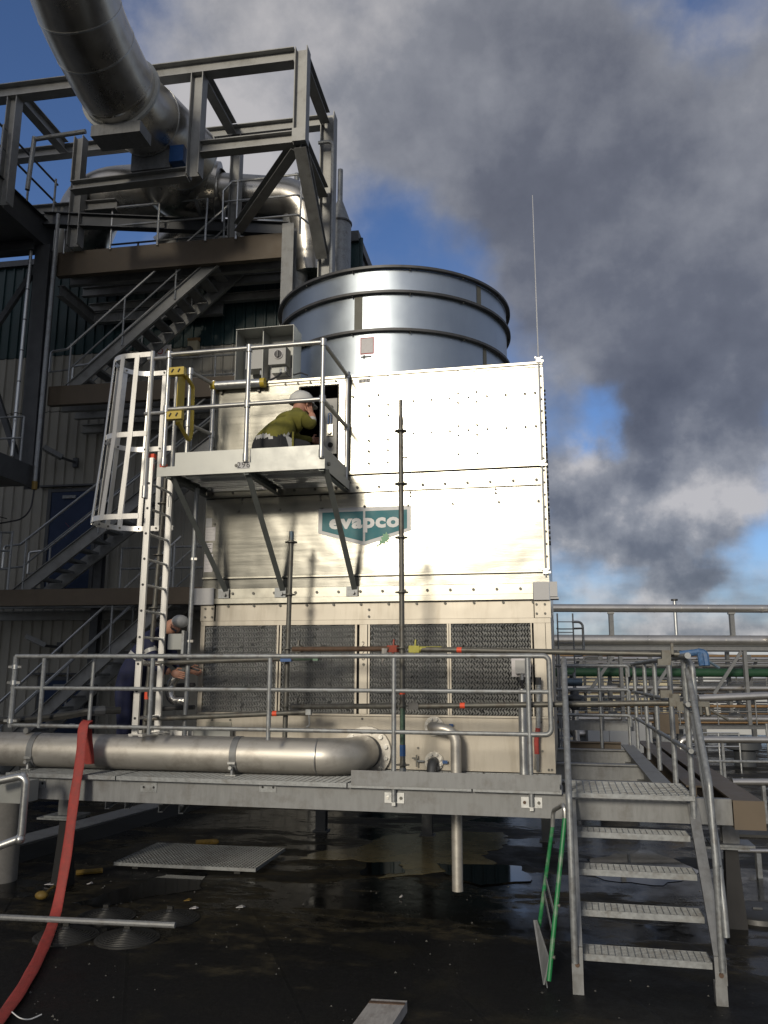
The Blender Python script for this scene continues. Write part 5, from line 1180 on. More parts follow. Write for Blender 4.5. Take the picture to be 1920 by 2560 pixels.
# ---- side walkway at top left with its column
sw_ = thing('side_walkway', 'dark steel walkway with railing projecting towards the viewer at the top left', 'walkway', B(-10.4, 14, 11.2))
part('edge_beam', M().ibeam(B(-10.15, 9.5, 11.55), B(-10.2, FV, 11.58), .16, .62), 'dark_steel', sw_)
part('deck', M().ub(-12.8, -10.25, 9.5, FV, 11.30, 11.36), 'dark_steel', sw_, 0)
for v in (10.8, 12.2, 13.6, 14.9): part('joist', M().ibeam(B(-12.8, v, 11.18), B(-10.25, v, 11.18), .1, .2), 'dark_steel', sw_)
for z in (12.95, 12.5): part('rail', M().tube(B(-10.12, 9.5, z), B(-10.18, FV-.05, z), .024, 8), 'dark_steel', sw_)
for v in (11.6, 12.5, 13.35, 14.3, 15.25): part('rail_post', M().tube(B(-10.1, v, 11.85), B(-10.1, v, 12.96), .024, 8), 'galv', sw_)
part('conduit_stub', M().tube(B(-9.9, 14.0, 11.9), B(-9.85, 14.0, 13.1), .05, 10).tube(B(-9.85, 14.0, 13.05), B(-8.7, 14.0, 13.1), .05, 10), 'galv', sw_)
co = part('column', M().ibeam(B(-10.1, 15.2, 5.9), B(-10.15, 15.2, 11.27), .34, .30, up=BY), 'dark_steel', sw_)
for a, b in ((B(-10.2, 15.1, 10.9), B(-11.4, 15.1, 9.0)), (B(-11.4, 15.1, 9.0), B(-10.2, 15.1, 6.2))): part('brace', M().bar(a, b, .09, .12), 'dark_steel', sw_)
part('lower_deck', M().ub(-13, -9.93, 13.6, 15.05, 5.9, 6.02).ub(-13, -9.93, 13.55, 13.59, 5.86, 6.3).ub(-9.93, -9.88, 13.55, 15.05, 5.86, 6.3), 'dark_steel', sw_, 0)
for z in (7.3, 6.85): part('rail', M().tube(B(-13, 14.8, z), B(-10.05, 14.8, z), .022, 8), 'galv', sw_)
for u in (-10.75, -10.05): part('rail_post', M().tube(B(u, 14.8, 6.1), B(u, 14.8, 7.3), .022, 8), 'galv', sw_)
cg = thing('cable_pipe', 'long galvanised cable pipe running down the dark column with a cable at its foot', 'conduit', B(-9.74, 14.9, 5.8))
part('pipe', M().tube(B(-9.74, 14.9, 11.86), B(-9.75, 14.9, 5.95), .045, 10), 'galv', cg); part('end_bush', M().tube(B(-9.75, 14.9, 5.95), B(-9.75, 14.9, 5.78), .055, 10), 'litter_yellow', cg)
part('cable', M().pipe([B(-9.75, 14.9, 5.8), B(-9.8, 14.9, 5.2), B(-10.5, 14.9, 5.1), B(-11.8, 14.9, 5.15)], .016, .4, 6), 'ink', cg)
part('cable', M().pipe([B(-10.3, 14.9, 5.2), B(-10.9, 14.9, 5.35), B(-11.8, 14.9, 5.6)], .012, .3, 6), 'ink', cg)
tl = thing('white_conduit', 'thin pale conduit strapped down the left face of the dark column', 'conduit', B(-10.6, 14.95, 6))
p_, q_ = BV(oV(78, 625, 14.95)), BV(oV(30, 1140, 14.95)); part('pipe', M().tube(p_, q_, .035, 8), 'galv_bright', tl)
for f in (.2, .35, .5, .65, .8): c = p_.lerp(q_, f); part('clip', M().tube(c-V3((0, 0, .01)), c+V3((0, 0, .01)), .039, 8), 'ink', tl)
# ---- dark block added behind the cooling tower to darken the wet roof's reflections
ax = thing('reflection_block', 'low dark clad block added behind the cooling tower to darken roof reflections', 'building', B(-2.5, 19, 0))
me = clad(1.0, 5.0).mesh('cladding_sheet', smooth=0); me.materials.append(MATS['wall_teal'])
for i in range(3): inst('cladding_sheet', me, ax, B(UR+.2+i, 19.0, 0))
part('wall', M().ub(UR+.2, -.75, 19.05, 26, 0, 5.0), 'dark_steel', ax, 0); part('roof_trim', M().ub(UR+.2, -.75, 18.9, 19.1, 5.01, 5.15), 'dark_steel', ax, 0)
# ---- unseen block added behind the viewer: it shades the plant building's left half
nb = thing('shade_block', 'tall unseen clad block added behind the viewer to cast shade', 'building', (-28, -20, -7))
part('wall', M().bb(-46, -14.3, -26, -14, -7, 26), 'wall_cream', nb, 0); part('shade_wing', M().bb(-14.28, -11.0, -26, -14.02, -7, 20), 'wall_cream', nb, 0); part('parapet', M().bb(-46.1, -14.2, -26.1, -13.9, 26.01, 26.6), 'dark_steel', nb, 0)  # lower wing added to keep the lower wall in shade
for z in range(5):
    for x in range(7): part('window', M().bb(-43+x*3.8, -41+x*3.8, -13.99, -13.9, -3+z*5.5, -.8+z*5.5), 'glass_dark', nb, 0)
# ================================================================== PIPE RACK AND ROOF PLANT ON THE RIGHT
RA = math.radians(12.0)
RX, RY_ = V3((math.cos(RA), math.sin(RA), 0)), V3((-math.sin(RA), math.cos(RA), 0))
def oR(px, py, w_): d = ray(px, py); P = CAM+d*(w_/d.dot(RY_)); return V3((P.dot(RX), w_, P.z))
def RR(s, w_, z): return RX*s+RY_*w_+V3((0, 0, z))
def rz(py, w_, px=1640): return oR(px, py, w_).z
class MR_(M):
    def rb(s, s0, s1, w0, w1, z0, z1): s.box(RR((s0+s1)/2, (w0+w1)/2, (z0+z1)/2), (abs(s1-s0), abs(w1-w0), abs(z1-z0)), (RX, RY_, V3((0, 0, 1)))); return s
RW = 26.0
S0, S1 = oR(1400, 1600, RW).x-1.2, oR(1990, 1600, RW).x+4
rk = thing('pipe_rack', 'grey steel lattice pipe rack crossing the roof behind the stair', 'pipe rack', RR((S0+S1)/2, RW, 0))
ztc, zbc = rz(1621, RW), rz(1814, RW)
for ww in (RW-.55, RW+.75):
    part('top_chord', M().chan(RR(S0, ww, ztc), RR(S1, ww, ztc), .07, .15), 'rack_steel', rk); part('bottom_chord', M().chan(RR(S0, ww, zbc), RR(S1, ww, zbc), .07, .12), 'rack_steel', rk)
sp_ = oR(1694, 1700, RW).x-oR(1541, 1700, RW).x; sA_ = oR(1541, 1700, RW).x
for k in range(-1, 5):
    s_ = sA_+sp_*k
    for ww in (RW-.55, RW+.75): part('post', M().bar(RR(s_, ww, zbc+.06), RR(s_, ww, ztc-.08), .13, .10, RX), 'rack_steel', rk)
    part('diagonal', M().bar(RR(s_-.12, RW-.62, ztc-.1), RR(s_-sp_*.55, RW-.62, (ztc+zbc)/2-.2), .05, .09), 'rack_steel', rk)
    part('diagonal', M().bar(RR(s_-sp_*.5, RW+.75, ztc-.3), RR(s_-sp_*.95, RW+.75, zbc+.3), .05, .09), 'dark_steel', rk)
    part('leg', M().bar(RR(s_, RW+.1, 0), RR(s_, RW+.1, zbc-.06), .16, .16, RX), 'dark_steel', rk) if k % 2 else None
    for zc_ in (rz(1700, RW), rz(1735, RW), rz(1775, RW)): part('cross_arm', M().bar(RR(s_, RW-.5, zc_-.14), RR(s_, RW+.7, zc_-.14), .08, .08), 'rack_steel', rk)
def rpipe(label, y0, r, w_, mt, group=True, s0=None, s1=None, y1=None, bands=0, name='rack_pipe', elbow=None):
    t = thing(name, label, 'pipe', RR(S0, w_, rz(y0, w_)), 'pipes on the rack' if group else None)
    a, b = RR(S0 if s0 is None else s0, w_, rz(y0, w_)), RR(S1 if s1 is None else s1, w_, rz(y1 or y0, w_))
    part('pipe', M().tube(a, b, r, 18), mt, t)
    if bands:
        n = int((b-a).length/bands)
        for i in range(1, n): part('joint_band', M().lathe([(r-.004, -.012), (r+.006, -.012), (r+.006, .012), (r-.004, .012)], a.lerp(b, i/n), (b-a), 18), 'rack_pipe', t)
    return t
p1 = rpipe('highest silver clad pipe spanning above the rack against the sky', 1521, .125, RW, 'rack_pipe', bands=.8)
for px in (1528, 1830, 2130):
    s_ = oR(px, 1560, RW).x; part('support', M().bar(RR(s_, RW, rz(1531, RW)), RR(s_, RW, rz(1592, RW)), .13, .13, RX).box(RR(s_, RW, rz(1533, RW)), (.2, .2, .05)), 'rack_steel', p1)
rpipe('thick silver clad pipe lying along the top chord of the rack', 1601, .165, RW-.1, 'rack_pipe', bands=.75)
rpipe('dark green pipe inside the lattice rack', 1681, .135, RW+.2, 'green_pipe')
rpipe('slim silver pipe directly under the green pipe on the rack', 1720, .075, RW-.2, 'rack_pipe')
rpipe('silver pipe at low level in the rack above the bottom chord', 1797, .105, RW, 'rack_pipe')
rpipe('thin copper coloured pipe in the lower rack', 1765, .045, RW-.3, 'copper_pipe'); rpipe('thin copper coloured pipe just above the bottom chord', 1806, .03, RW-.5, 'copper_pipe')
rpipe('thin grey handrail tube of the rack walkway above the green pipe', 1652, .03, RW-.4, 'rack_steel'); rpipe('grey tube along the rack just above the green pipe', 1664, .05, RW+.4, 'rack_steel')
rpipe('nearer silver pipe rising slightly to the right before the rack', 1746, .10, 22, 'rack_pipe', s0=oR(1745, 1746, 22).x, s1=oR(1990, 1735, 22).x, y1=1735)
sg_ = oR(1925, 1570, RW).x; t = thing('pipe_offset', 'silver pipe offset bend climbing at the right edge over the rack', 'pipe', RR(sg_, RW, 3)); part('pipe', M().pipe([RR(sg_-.12, RW-.4, rz(1600, RW)), RR(sg_-.12, RW-.4, rz(1578, RW)), RR(sg_+.5, RW-.4, rz(1545, RW)), RR(sg_+2, RW-.4, rz(1545, RW))], .12, .15, 14), 'rack_pipe', t)
# far thin chimney
c0, c1_ = oR(1691, 1600, 60), oR(1686, 1502, 60); t = thing('far_flue', 'thin distant flue pipe standing up between the two top pipes', 'chimney', RR(c0.x, 60, -7)); part('flue', M().tube(RR(c0.x, 60, -7), RR(c1_.x, 60, c1_.z), .13, 12), 'galv_bright', t); part('cap', M().tube(RR(c1_.x, 60, c1_.z), RR(c1_.x, 60, c1_.z+.12), .24, 12), 'dark_ring', t)
# small caged ladder by the tower corner
c0 = oR(1398, 1530, 20); t = thing('rack_ladder', 'thin caged ladder beside the tower corner at the start of the rack', 'ladder', RR(c0.x, 20, 0))
for ds in (-.05, .32): part('stile', M().tube(RR(c0.x+ds, 20, .2), RR(c0.x+ds, 20, 3.6), .018, 6), 'rack_steel', t)
for i in range(13): part('rung', M().tube(RR(c0.x-.05, 20, .4+i*.25), RR(c0.x+.32, 20, .4+i*.25), .012, 6), 'rack_steel', t)
for z in (3.25, 2.75): part('hoop', M().pipe([RR(c0.x-.05, 20, z), RR(c0.x, 20.4, z), RR(c0.x+.55, 20.3, z), RR(c0.x+.55, 19.9, z), RR(c0.x+.32, 20, z)], .016, .15, 6), 'rack_steel', t)
part('bent_rail', M().pipe([RR(c0.x+.32, 20, 2.6), RR(c0.x+.55, 20, 2.6), RR(c0.x+.55, 20, 3.4), RR(c0.x+.3, 20, 3.4)], .03, .12, 8), 'galv', t)
t = thing('rack_valve', 'grey motor valve on a vertical flange behind the landing', 'valve', RR(c0.x+.9, 20, 0)); q_ = oR(1436, 1725, 20)
part('body', M().lathe([(.05, -.5), (.16, -.35), (.16, -.2), (.22, -.2), (.22, -.14), (.10, -.1), (.10, .05)], RR(q_.x, 20, q_.z), n=16), 'dark_steel', t); part('motor', M().tube(RR(q_.x-.22, 20, q_.z+.18), RR(q_.x+.18, 20, q_.z+.18), .09, 12), 'scaffold_blue', t); part('stem', M().tube(RR(q_.x, 20, q_.z), RR(q_.x, 20, q_.z+.4), .03, 8), 'galv', t); part('riser', M().tube(RR(q_.x, 20, 0), RR(q_.x, 20, q_.z-.45), .08, 12), 'rack_pipe', t)
# far buildings
def far_build(lab, px0, px1, ptop, w_, mt, rows, cols, dep=10, wm='glass_dark', zb=-7, wy=(.30, .62)):
    a, b = oR(px0, ptop, w_), oR(px1, ptop, w_); t = thing('far_building', lab, 'building', RR((a.x+b.x)/2, w_, zb), 'distant factory buildings')
    part('wall', MR_().rb(a.x, b.x, w_, w_+dep, zb, a.z), mt, t, 0); part('roof_edge', MR_().rb(a.x-.1, b.x+.1, w_-.12, w_+dep, a.z+.01, a.z+.22), 'far_white' if mt == 'far_dark' else 'far_dark', t, 0)
    for r in range(rows):
        for c in range(cols):
            s0_ = a.x+(b.x-a.x)*(c+.2)/cols; s1_ = a.x+(b.x-a.x)*(c+.8)/cols; zz = a.z-1.2-r*2.4
            part('window', MR_().rb(s0_, s1_, w_-.06, w_-.01, zz-.7, zz), wm, t, 0)
    return t
far_build('cream distant building with a plain wall seen through the left of the rack', 1405, 1560, 1688, 46, 'far_cream', 1, 5)
far_build('cream distant building with vertical ribs seen through the middle of the rack', 1570, 1700, 1700, 52, 'far_cream', 1, 6)
far_build('pale grey distant hall seen through the right of the rack', 1700, 2100, 1716, 60, 'far_white', 1, 9, 14)
far_build('dark roofed distant shed low on the right horizon', 1640, 2300, 1700, 85, 'far_dark', 0, 1, 20)
far_build('pale distant tank hall at the left of the rack under the top chord', 1300, 1560, 1640, 95, 'far_white', 1, 8, 20)
ft = oR(1760, 1640, 70); t = thing('far_tank', 'white distant storage tank behind the blue clamp', 'tank', RR(ft.x, 70, -7)); part('shell', M().lathe([(1.7, -7), (1.7, ft.z-.3), (1.2, ft.z+.1), (.01, ft.z+.25)], RR(ft.x, 70, 0), n=28), 'far_white', t); part('rim', M().lathe([(1.7, ft.z-.4), (1.76, ft.z-.4), (1.76, ft.z-.3), (1.7, ft.z-.3)], RR(ft.x, 70, 0), n=28), 'galv', t)
# roof units and low pipes
a, b = oR(1468, 1806, 22), oR(1632, 1853, 22)
t = thing('roof_air_unit', 'long white insulated air unit on the roof beyond the landing', 'air unit', RR((a.x+b.x)/2, 22, 0))
for k in range(3):
    s0_, s1_ = a.x+(b.x-a.x)*k/3+.006, a.x+(b.x-a.x)*(k+1)/3-.006
    part('panel', MR_().rb(s0_, s1_, 22, 22.9, .12, a.z), 'far_white', t, 0)
part('plinth', MR_().rb(a.x+.1, b.x-.1, 22.1, 22.8, 0, .115), 'rubber', t, 0)
part('intake_pipe', M().pipe([RR(a.x, 22.3, a.z-.3), RR(a.x-.35, 22.3, a.z-.3), RR(a.x-.35, 22.3, a.z+.5)], .10, .15, 12), 'rack_pipe', t)
for k, (px0, px1, py, w_, r, lab) in enumerate(((1400, 1470, 1905, 15, .07, 'short silver pipe low on the roof right of the basin corner'), (1400, 1466, 1927, 14, .08, 'silver pipe on the roof below the first low silver pipe'), (1700, 2000, 1849, 18, .07, 'silver roof pipe with an elbow beyond the stair handrail'), (1830, 2050, 1955, 13, .05, 'thin silver pipe low on the roof right of the brown beam'), (1810, 2050, 2127, 9.6, .022, 'thin pale conduit low on the roof right of the stub column'))):
    a, b = oR(px0, py, w_), oR(px1, py, w_); t = thing('roof_pipe', lab, 'pipe', RR(a.x, w_, 0), 'low pipes on the roof')
    a3, b3 = RR(a.x, w_, a.z), RR(b.x, w_, a.z)
    part('pipe', M().pipe([a3-V3((0, 0, .5 if k == 2 else .0))+RX*.001, a3, b3], r, .12, 12) if k == 2 else M().tube(a3, b3, r, 12), 'rack_pipe', t)
    for f in (.35, .8): c = a3.lerp(b3, f); part('prop', M().bar(V3((c.x, c.y, 0)), c-V3((0, 0, r)), .05, .05, RX), 'galv', t)
t = thing('roof_handrail', 'thin low handrail on the roof far right beyond the stair', 'railing', RR(oR(1800, 1850, 20).x, 20, 0))
s0_, s1_ = oR(1745, 1850, 20).x, oR(1848, 1850, 20).x
for py in (1832, 1866): part('rail', M().tube(RR(s0_, 20, rz(py, 20)), RR(s1_, 20, rz(py, 20)), .02, 6), 'galv_bright', t)
for f in (0, .5, 1): part('post', M().tube(RR(s0_+(s1_-s0_)*f, 20, 0), RR(s0_+(s1_-s0_)*f, 20, rz(1832, 20)), .02, 6), 'galv_bright', t)
t = thing('yard_handrail', 'long thin handrail crossing the roof right of the landing', 'railing', RR(oR(1700, 1900, 14).x, 14, 0))
s0_, s1_ = oR(1430, 1898, 14).x, oR(2000, 1904, 14).x
part('rail', M().tube(RR(s0_, 14, rz(1900, 14)), RR(s1_, 14, rz(1904, 14)), .022, 8), 'galv', t)
for px in (1560, 1801, 1950): s_ = oR(px, 1900, 14).x; part('post', M().tube(RR(s_, 14, 0), RR(s_, 14, rz(1902, 14)), .022, 8), 'galv', t)
c0 = oR(1543, 1917, 13.5); t = thing('rooflight_dome', 'white oval rooflight dome behind the landing grating', 'rooflight', RR(c0.x, 13.5, 0)); part('dome', M().ball(RR(c0.x, 13.5, .42), .30, .30, .12, 20, 10), 'far_white', t); part('kerb', M().lathe([(.30, 0), (.27, .40), (.01, .40)], RR(c0.x, 13.5, 0), n=20), 'concrete', t)
c0 = oR(1860, 1870, 21); t = thing('roof_exhaust_cowl', 'dark low exhaust cowl on the roof at far right', 'vent', RR(c0.x, 21, 0)); part('base', M().lathe([(.25, 0), (.25, .35), (.4, .4), (.4, .55), (.01, .6)], RR(c0.x, 21, 0), n=20), 'far_dark', t); part('post', M().tube(RR(c0.x+.6, 21, 0), RR(c0.x+.6, 21, 1.0), .04, 8), 'galv', t)
c0 = oR(1607, 1800, 18); t = thing('wooden_crate', 'small brown wooden crate beyond the landing railing', 'crate', RR(c0.x, 18, 0)); part('box', MR_().rb(c0.x+.35, c0.x+.75, 18, 18.4, .95, 1.35), 'brown_beam', t); part('stand', MR_().rb(c0.x+.4, c0.x+.7, 18.1, 18.3, 0, .94), 'galv', t)
c0 = oZ(1885, 2085, 0); t = thing('rubber_walkway_mat', 'dark square roof walkway pad right of the stub column', 'mat', c0)
for i in range(2): part('pad', M().box(c0+V3((i*.62, i*.0, .02)), (.6, .6, .035)), 'rubber', t)

# denser rear rack: lines, drops, valves and cable tray behind the first rack
rg3 = random.Random(11); w3 = 30.5
rb_ = thing('rear_pipe_rack', 'dense rear rack of thin grey pipes and cable trays behind the lattice rack', 'pipe rack', RR((S0+S1)/2, w3, 0))
for i, py in enumerate((1640, 1647, 1657, 1668, 1697, 1705, 1733, 1741, 1756, 1771, 1782, 1790, 1801)):
    r = rg3.choice((.03, .04, .05, .07, .035)); ww = w3+rg3.uniform(-.6, .6)
    part('pipe', M().tube(RR(S0-2, ww, rz(py, w3)), RR(S1+2, ww, rz(py, w3)), r, 8), rg3.choice(('rack_pipe', 'rack_steel', 'rack_steel', 'copper_pipe', 'rack_pipe')), rb_)
for k in range(14):
    s_ = S0+(S1-S0)*(k+rg3.random()*.7)/14; z0_, z1_ = rz(rg3.uniform(1760, 1812), w3), rz(rg3.uniform(1640, 1720), w3)
    part('drop_pipe', M().pipe([RR(s_, w3-.7, z0_), RR(s_, w3-.7, z1_), RR(s_+rg3.choice((-.5, .5)), w3-.7, z1_)], rg3.choice((.025, .035, .05)), .1, 8), rg3.choice(('rack_pipe', 'rack_steel')), rb_)
    if k % 2: c = RR(s_, w3-.7, (z0_+z1_)/2); part('valve', M().box(c, (.16, .14, .16)).tube(c-RY_*.05, c-RY_*.25, .02, 6).lathe([(.09, 0), (.11, 0), (.11, .02), (.09, .02)], c-RY_*.25, RY_, 12), rg3.choice(('dark_steel', 'scaffold_blue', 'hose_red', 'rack_steel')), rb_)
for k in range(8): s_ = S0+(S1-S0)*k/7; part('post', M().bar(RR(s_, w3, 0), RR(s_, w3, rz(1636, w3)), .14, .14, RX), 'rack_steel', rb_)
part('cable_tray', MR_().rb(S0, S1, w3-.9, w3-.4, rz(1727, w3)-.05, rz(1727, w3)), 'rack_steel', rb_, 0)
for i in range(5): part('cable', M().tube(RR(S0, w3-.8+i*.07, rz(1727, w3)+.03), RR(S1, w3-.8+i*.07, rz(1727, w3)+.03), .025, 6), 'ink', rb_)
hr_ = thing('rack_walkway_rail', 'light grey handrail of the walkway on top of the lattice rack', 'railing', RR(S0, RW-.6, ztc))
for k in range(12): s_ = S0+(S1-S0)*k/11; part('post', M().tube(RR(s_, RW-.62, zbc+.05), RR(s_, RW-.62, zbc+.85), .02, 6), 'rack_steel', hr_)
for h in (.45, .85): part('rail', M().tube(RR(S0, RW-.62, zbc+h), RR(S1, RW-.62, zbc+h), .018, 6), 'rack_steel', hr_)
# ================================================================== WORKERS
def skin_body(name, parent, verts, edges, mats, tags):
    """one continuous body: joints -> skin + subdivision, materials by nearest bone"""
    names = list(verts); idx = {n_: i for i, n_ in enumerate(names)}; o0 = wloc(parent)
    me = bpy.data.meshes.new(name); me.from_pydata([tuple(V3(verts[n_][0])-o0) for n_ in names], [(idx[a], idx[b]) for a, b in edges], [])
    o = bpy.data.objects.new(name, me); COL.objects.link(o)
    sk = o.modifiers.new('skin', 'SKIN'); sk.use_smooth_shade = True
    ss = o.modifiers.new('sub', 'SUBSURF'); ss.levels = 3; ss.render_levels = 3
    for i, n_ in enumerate(names):
        r = verts[n_][1]; me.skin_vertices[0].data[i].radius = r if isinstance(r, tuple) else (r, r); me.skin_vertices[0].data[i].use_root = (i == 0)
    dg = bpy.context.evaluated_depsgraph_get(); dg.update()
    nm = bpy.data.meshes.new_from_object(o.evaluated_get(dg)); bpy.data.objects.remove(o)
    for m_ in mats: nm.materials.append(MATS[m_])
    segs = [(V3(verts[a][0])-o0, V3(verts[b][0])-o0, tags[(a, b)]) for a, b in edges]
    for p in nm.polygons:
        c = p.center; best, bi = 1e9, 0
        for a, b, tg in segs:
            d = b-a; t = max(0, min(1, (c-a).dot(d)/d.length_squared)); q = (a+d*t-c).length
            if q < best:
                best = q; bi = tg if isinstance(tg, int) else next(m_ for f, m_ in tg if t <= f)
        p.material_index = bi; p.use_smooth = True
    nm.name = name
    ob = link(bpy.data.objects.new(name, nm)); ob.parent = parent; return ob
def hand(parent, wrist, tip, thumb, L=.19, mt='skin'):
    w_, d = V3(wrist), (V3(tip)-V3(wrist)).normalized(); th = V3(thumb).normalized(); th = (th-d*th.dot(d)).normalized(); nrm = d.cross(th)
    mb = M(); pc = w_+d*L*.26; b0 = len(mb.v); mb.ball((0, 0, 0), 1, n=10, m_=7)
    for i in range(b0, len(mb.v)): v = mb.v[i]; mb.v[i] = pc+d*(v.x*L*.28)+th*(v.y*L*.22)+nrm*(v.z*L*.09)
    for k, (o_, ln) in enumerate(((.15, .40), (.05, .45), (-.05, .42), (-.15, .33))):
        a = w_+d*L*.48+th*(o_*L); q = a+d*(ln*L*.55)+nrm*(.03*L); e_ = q+d*(ln*L*.38)+nrm*(.11*L)
        mb.path([a-d*.02, a, q, e_], .008, 6, radii=[.0085, .0085, .008, .006])
    a = w_+d*L*.2+th*(L*.18); mb.path([a-th*.01, a+th*(L*.12)+d*(L*.12), a+th*(L*.14)+d*(L*.34)], .009, 6, radii=[.010, .009, .007])
    return part('hand', mb, mt, parent, 60)
def face(parent, c, fwd_, up_, r):
    f, u = V3(fwd_).normalized(), V3(up_).normalized(); s = f.cross(u).normalized()
    mb = M().ball(c+f*(r*.98)-u*(r*.10), r*.16, r*.16, r*.22, 8, 6)
    for k in (-1, 1): mb.ball(c+s*(k*r*.92)-u*(r*.05), r*.14, r*.18, r*.26, 8, 6)
    part('nose_and_ears', mb, 'skin', parent, 60, kind='stuff')
    e_ = M()
    for k in (-1, 1): e_.ball(c+f*(r*.86)+s*(k*r*.36)+u*(r*.08), r*.10, r*.10, r*.09, 8, 6)
    part('eyes', e_, 'ink', parent, 60, kind='stuff')
    part('mouth', M().bar(c+f*(r*.93)-u*(r*.42)-s*(r*.22), c+f*(r*.93)-u*(r*.42)+s*(r*.22), .006, .007), 'hose_red', parent)
# worker crouching at the access opening
w1 = thing('person', 'worker in white helmet and yellow jacket crouching at the open hatch on the access platform', 'person', (-2.78, 7.85, 4.15))
W1 = dict(pelvis=((-2.86, 7.70, 4.36), (.17, .155)), waist=((-2.81, 7.76, 4.52), (.165, .15)), chest=((-2.72, 7.87, 4.68), (.18, .155)), collar=((-2.66, 7.96, 4.79), .115), neck=((-2.635, 8.00, 4.845), .062), head=((-2.615, 8.03, 4.93), (.088, .098)), crown=((-2.605, 8.04, 5.02), .075),
          rs=((-2.545, 7.86, 4.735), .085), re=((-2.455, 7.93, 4.665), .062), rw=((-2.485, 8.00, 4.80), .040), rh=((-2.50, 8.02, 4.845), .032),
          ls=((-2.80, 8.02, 4.735), .085), le=((-2.70, 8.20, 4.62), .055), lw=((-2.60, 8.38, 4.66), .036),
          rhip=((-2.76, 7.68, 4.35), .115), rk=((-2.50, 7.92, 4.47), .085), rc=((-2.58, 7.85, 4.31), .070), ra=((-2.66, 7.78, 4.20), .048), rt=((-2.56, 7.93, 4.185), .038),
          lhip=((-2.95, 7.74, 4.35), .115), lk=((-2.82, 8.02, 4.46), .080), lc=((-2.86, 7.94, 4.31), .066), la=((-2.90, 7.86, 4.20), .048), lt=((-2.80, 8.02, 4.185), .038))
T1 = {('pelvis', 'waist'): [(.45, 1), (.68, 3), (1, 0)], ('waist', 'chest'): 0, ('chest', 'collar'): 0, ('collar', 'neck'): 0, ('neck', 'head'): 2, ('head', 'crown'): 2,
      ('collar', 'rs'): 0, ('rs', 're'): 0, ('re', 'rw'): [(.40, 0), (.75, 3), (1, 2)], ('rw', 'rh'): 2, ('collar', 'ls'): 0, ('ls', 'le'): 0, ('le', 'lw'): 0,
      ('pelvis', 'rhip'): 1, ('rhip', 'rk'): [(.30, 1), (.46, 3), (1, 1)], ('rk', 'rc'): 1, ('rc', 'ra'): 1, ('ra', 'rt'): 4, ('pelvis', 'lhip'): 1, ('lhip', 'lk'): [(.25, 1), (.5, 3), (1, 1)], ('lk', 'lc'): 1, ('lc', 'la'): 1, ('la', 'lt'): 4}
skin_body('body', w1, W1, list(T1), ['hivis', 'trouser', 'skin', 'reflective', 'rubber'], T1)
hand(w1, (-2.497, 8.01, 4.825), (-2.53, 8.03, 4.93), (-.5, -.5, .1), .17); hand(w1, (-2.60, 8.38, 4.66), (-2.57, 8.50, 4.68), (0, 0, 1))
f1 = V3((.52, .84, -.16)); face(w1, V3((-2.612, 8.035, 4.94)), f1, (0, 0, 1), .095)
hc = V3((-2.612, 8.03, 4.965)); fd = f1.copy(); fd.z = 0; fd.normalize(); sd_ = V3((fd.y, -fd.x, 0))
mb = M()
prof = [(.128, -.012), (.126, .0), (.122, .035), (.108, .075), (.080, .105), (.045, .122), (.001, .128)]
mb.lathe(prof, hc, n=24)
for i, v in enumerate(mb.v):
    q = v-hc; a = q.dot(fd); mb.v[i] = hc+fd*(a*1.13)+sd_*(q.dot(sd_))+V3((0, 0, q.z))
hel = part('helmet', mb, 'helmet', w1, 50)
pk_ = [hc+fd*(.128*1.08*math.cos(a))+sd_*(.118*math.sin(a))+V3((0, 0, -.008)) for a in [math.radians(k) for k in range(-62, 63, 12)]]
pk2 = [hc+fd*(.198*math.cos(a)*1.04)+sd_*(.108*math.sin(a))+V3((0, 0, -.024)) for a in [math.radians(k) for k in range(62, -63, -12)]]
part('peak', M().poly(pk_+pk2, (0, 0, 1), .006), 'helmet', hel); part('ridge', M().path([hc+fd*(math.cos(math.radians(a))*.136)+V3((0, 0, .122*math.sin(math.radians(a))+.006)) for a in range(25, 160, 15)], .010, 6), 'helmet', hel)
part('hanging_strap', M().path([(-2.60, 7.74, 4.56), (-2.585, 7.70, 4.38), (-2.56, 7.70, 4.24)], .011, 6), 'hivis', w1)
# worker bending behind the ladder
w2 = thing('person', 'worker in navy overalls bending forward behind the caged ladder beside the tower', 'person', (-4.36, 8.02, PT))
hx = oY(437, 1572, 8.05)
W2 = dict(pelvis=((-4.40, 8.02, 2.08), (.16, .15)), waist=((-4.33, 8.02, 2.24), (.15, .14)), chest=((-4.20, 8.03, 2.43), (.17, .15)), collar=((-4.12, 8.04, 2.54), .10), neck=((-4.06, 8.045, 2.59), .058), head=((hx.x-.03, 8.05, hx.z+.02), (.088, .098)), crown=((hx.x+.055, 8.05, hx.z+.05), .07),
          rs=((-4.13, 7.86, 2.47), .078), re=((-4.02, 7.84, 2.22), .056), rw=((-3.86, 7.86, 2.16), .038), ls=((-4.11, 8.22, 2.47), .078), le=((-4.0, 8.26, 2.25), .055), lw=((-3.84, 8.2, 2.2), .038),
          rhip=((-4.41, 7.92, 2.02), .105), rk=((-4.36, 7.90, 1.68), .078), ra=((-4.39, 7.91, 1.33), .055), rt=((-4.24, 7.89, 1.272), .042), lhip=((-4.39, 8.12, 2.02), .105), lk=((-4.36, 8.14, 1.68), .078), la=((-4.41, 8.13, 1.33), .055), lt=((-4.26, 8.15, 1.272), .042))
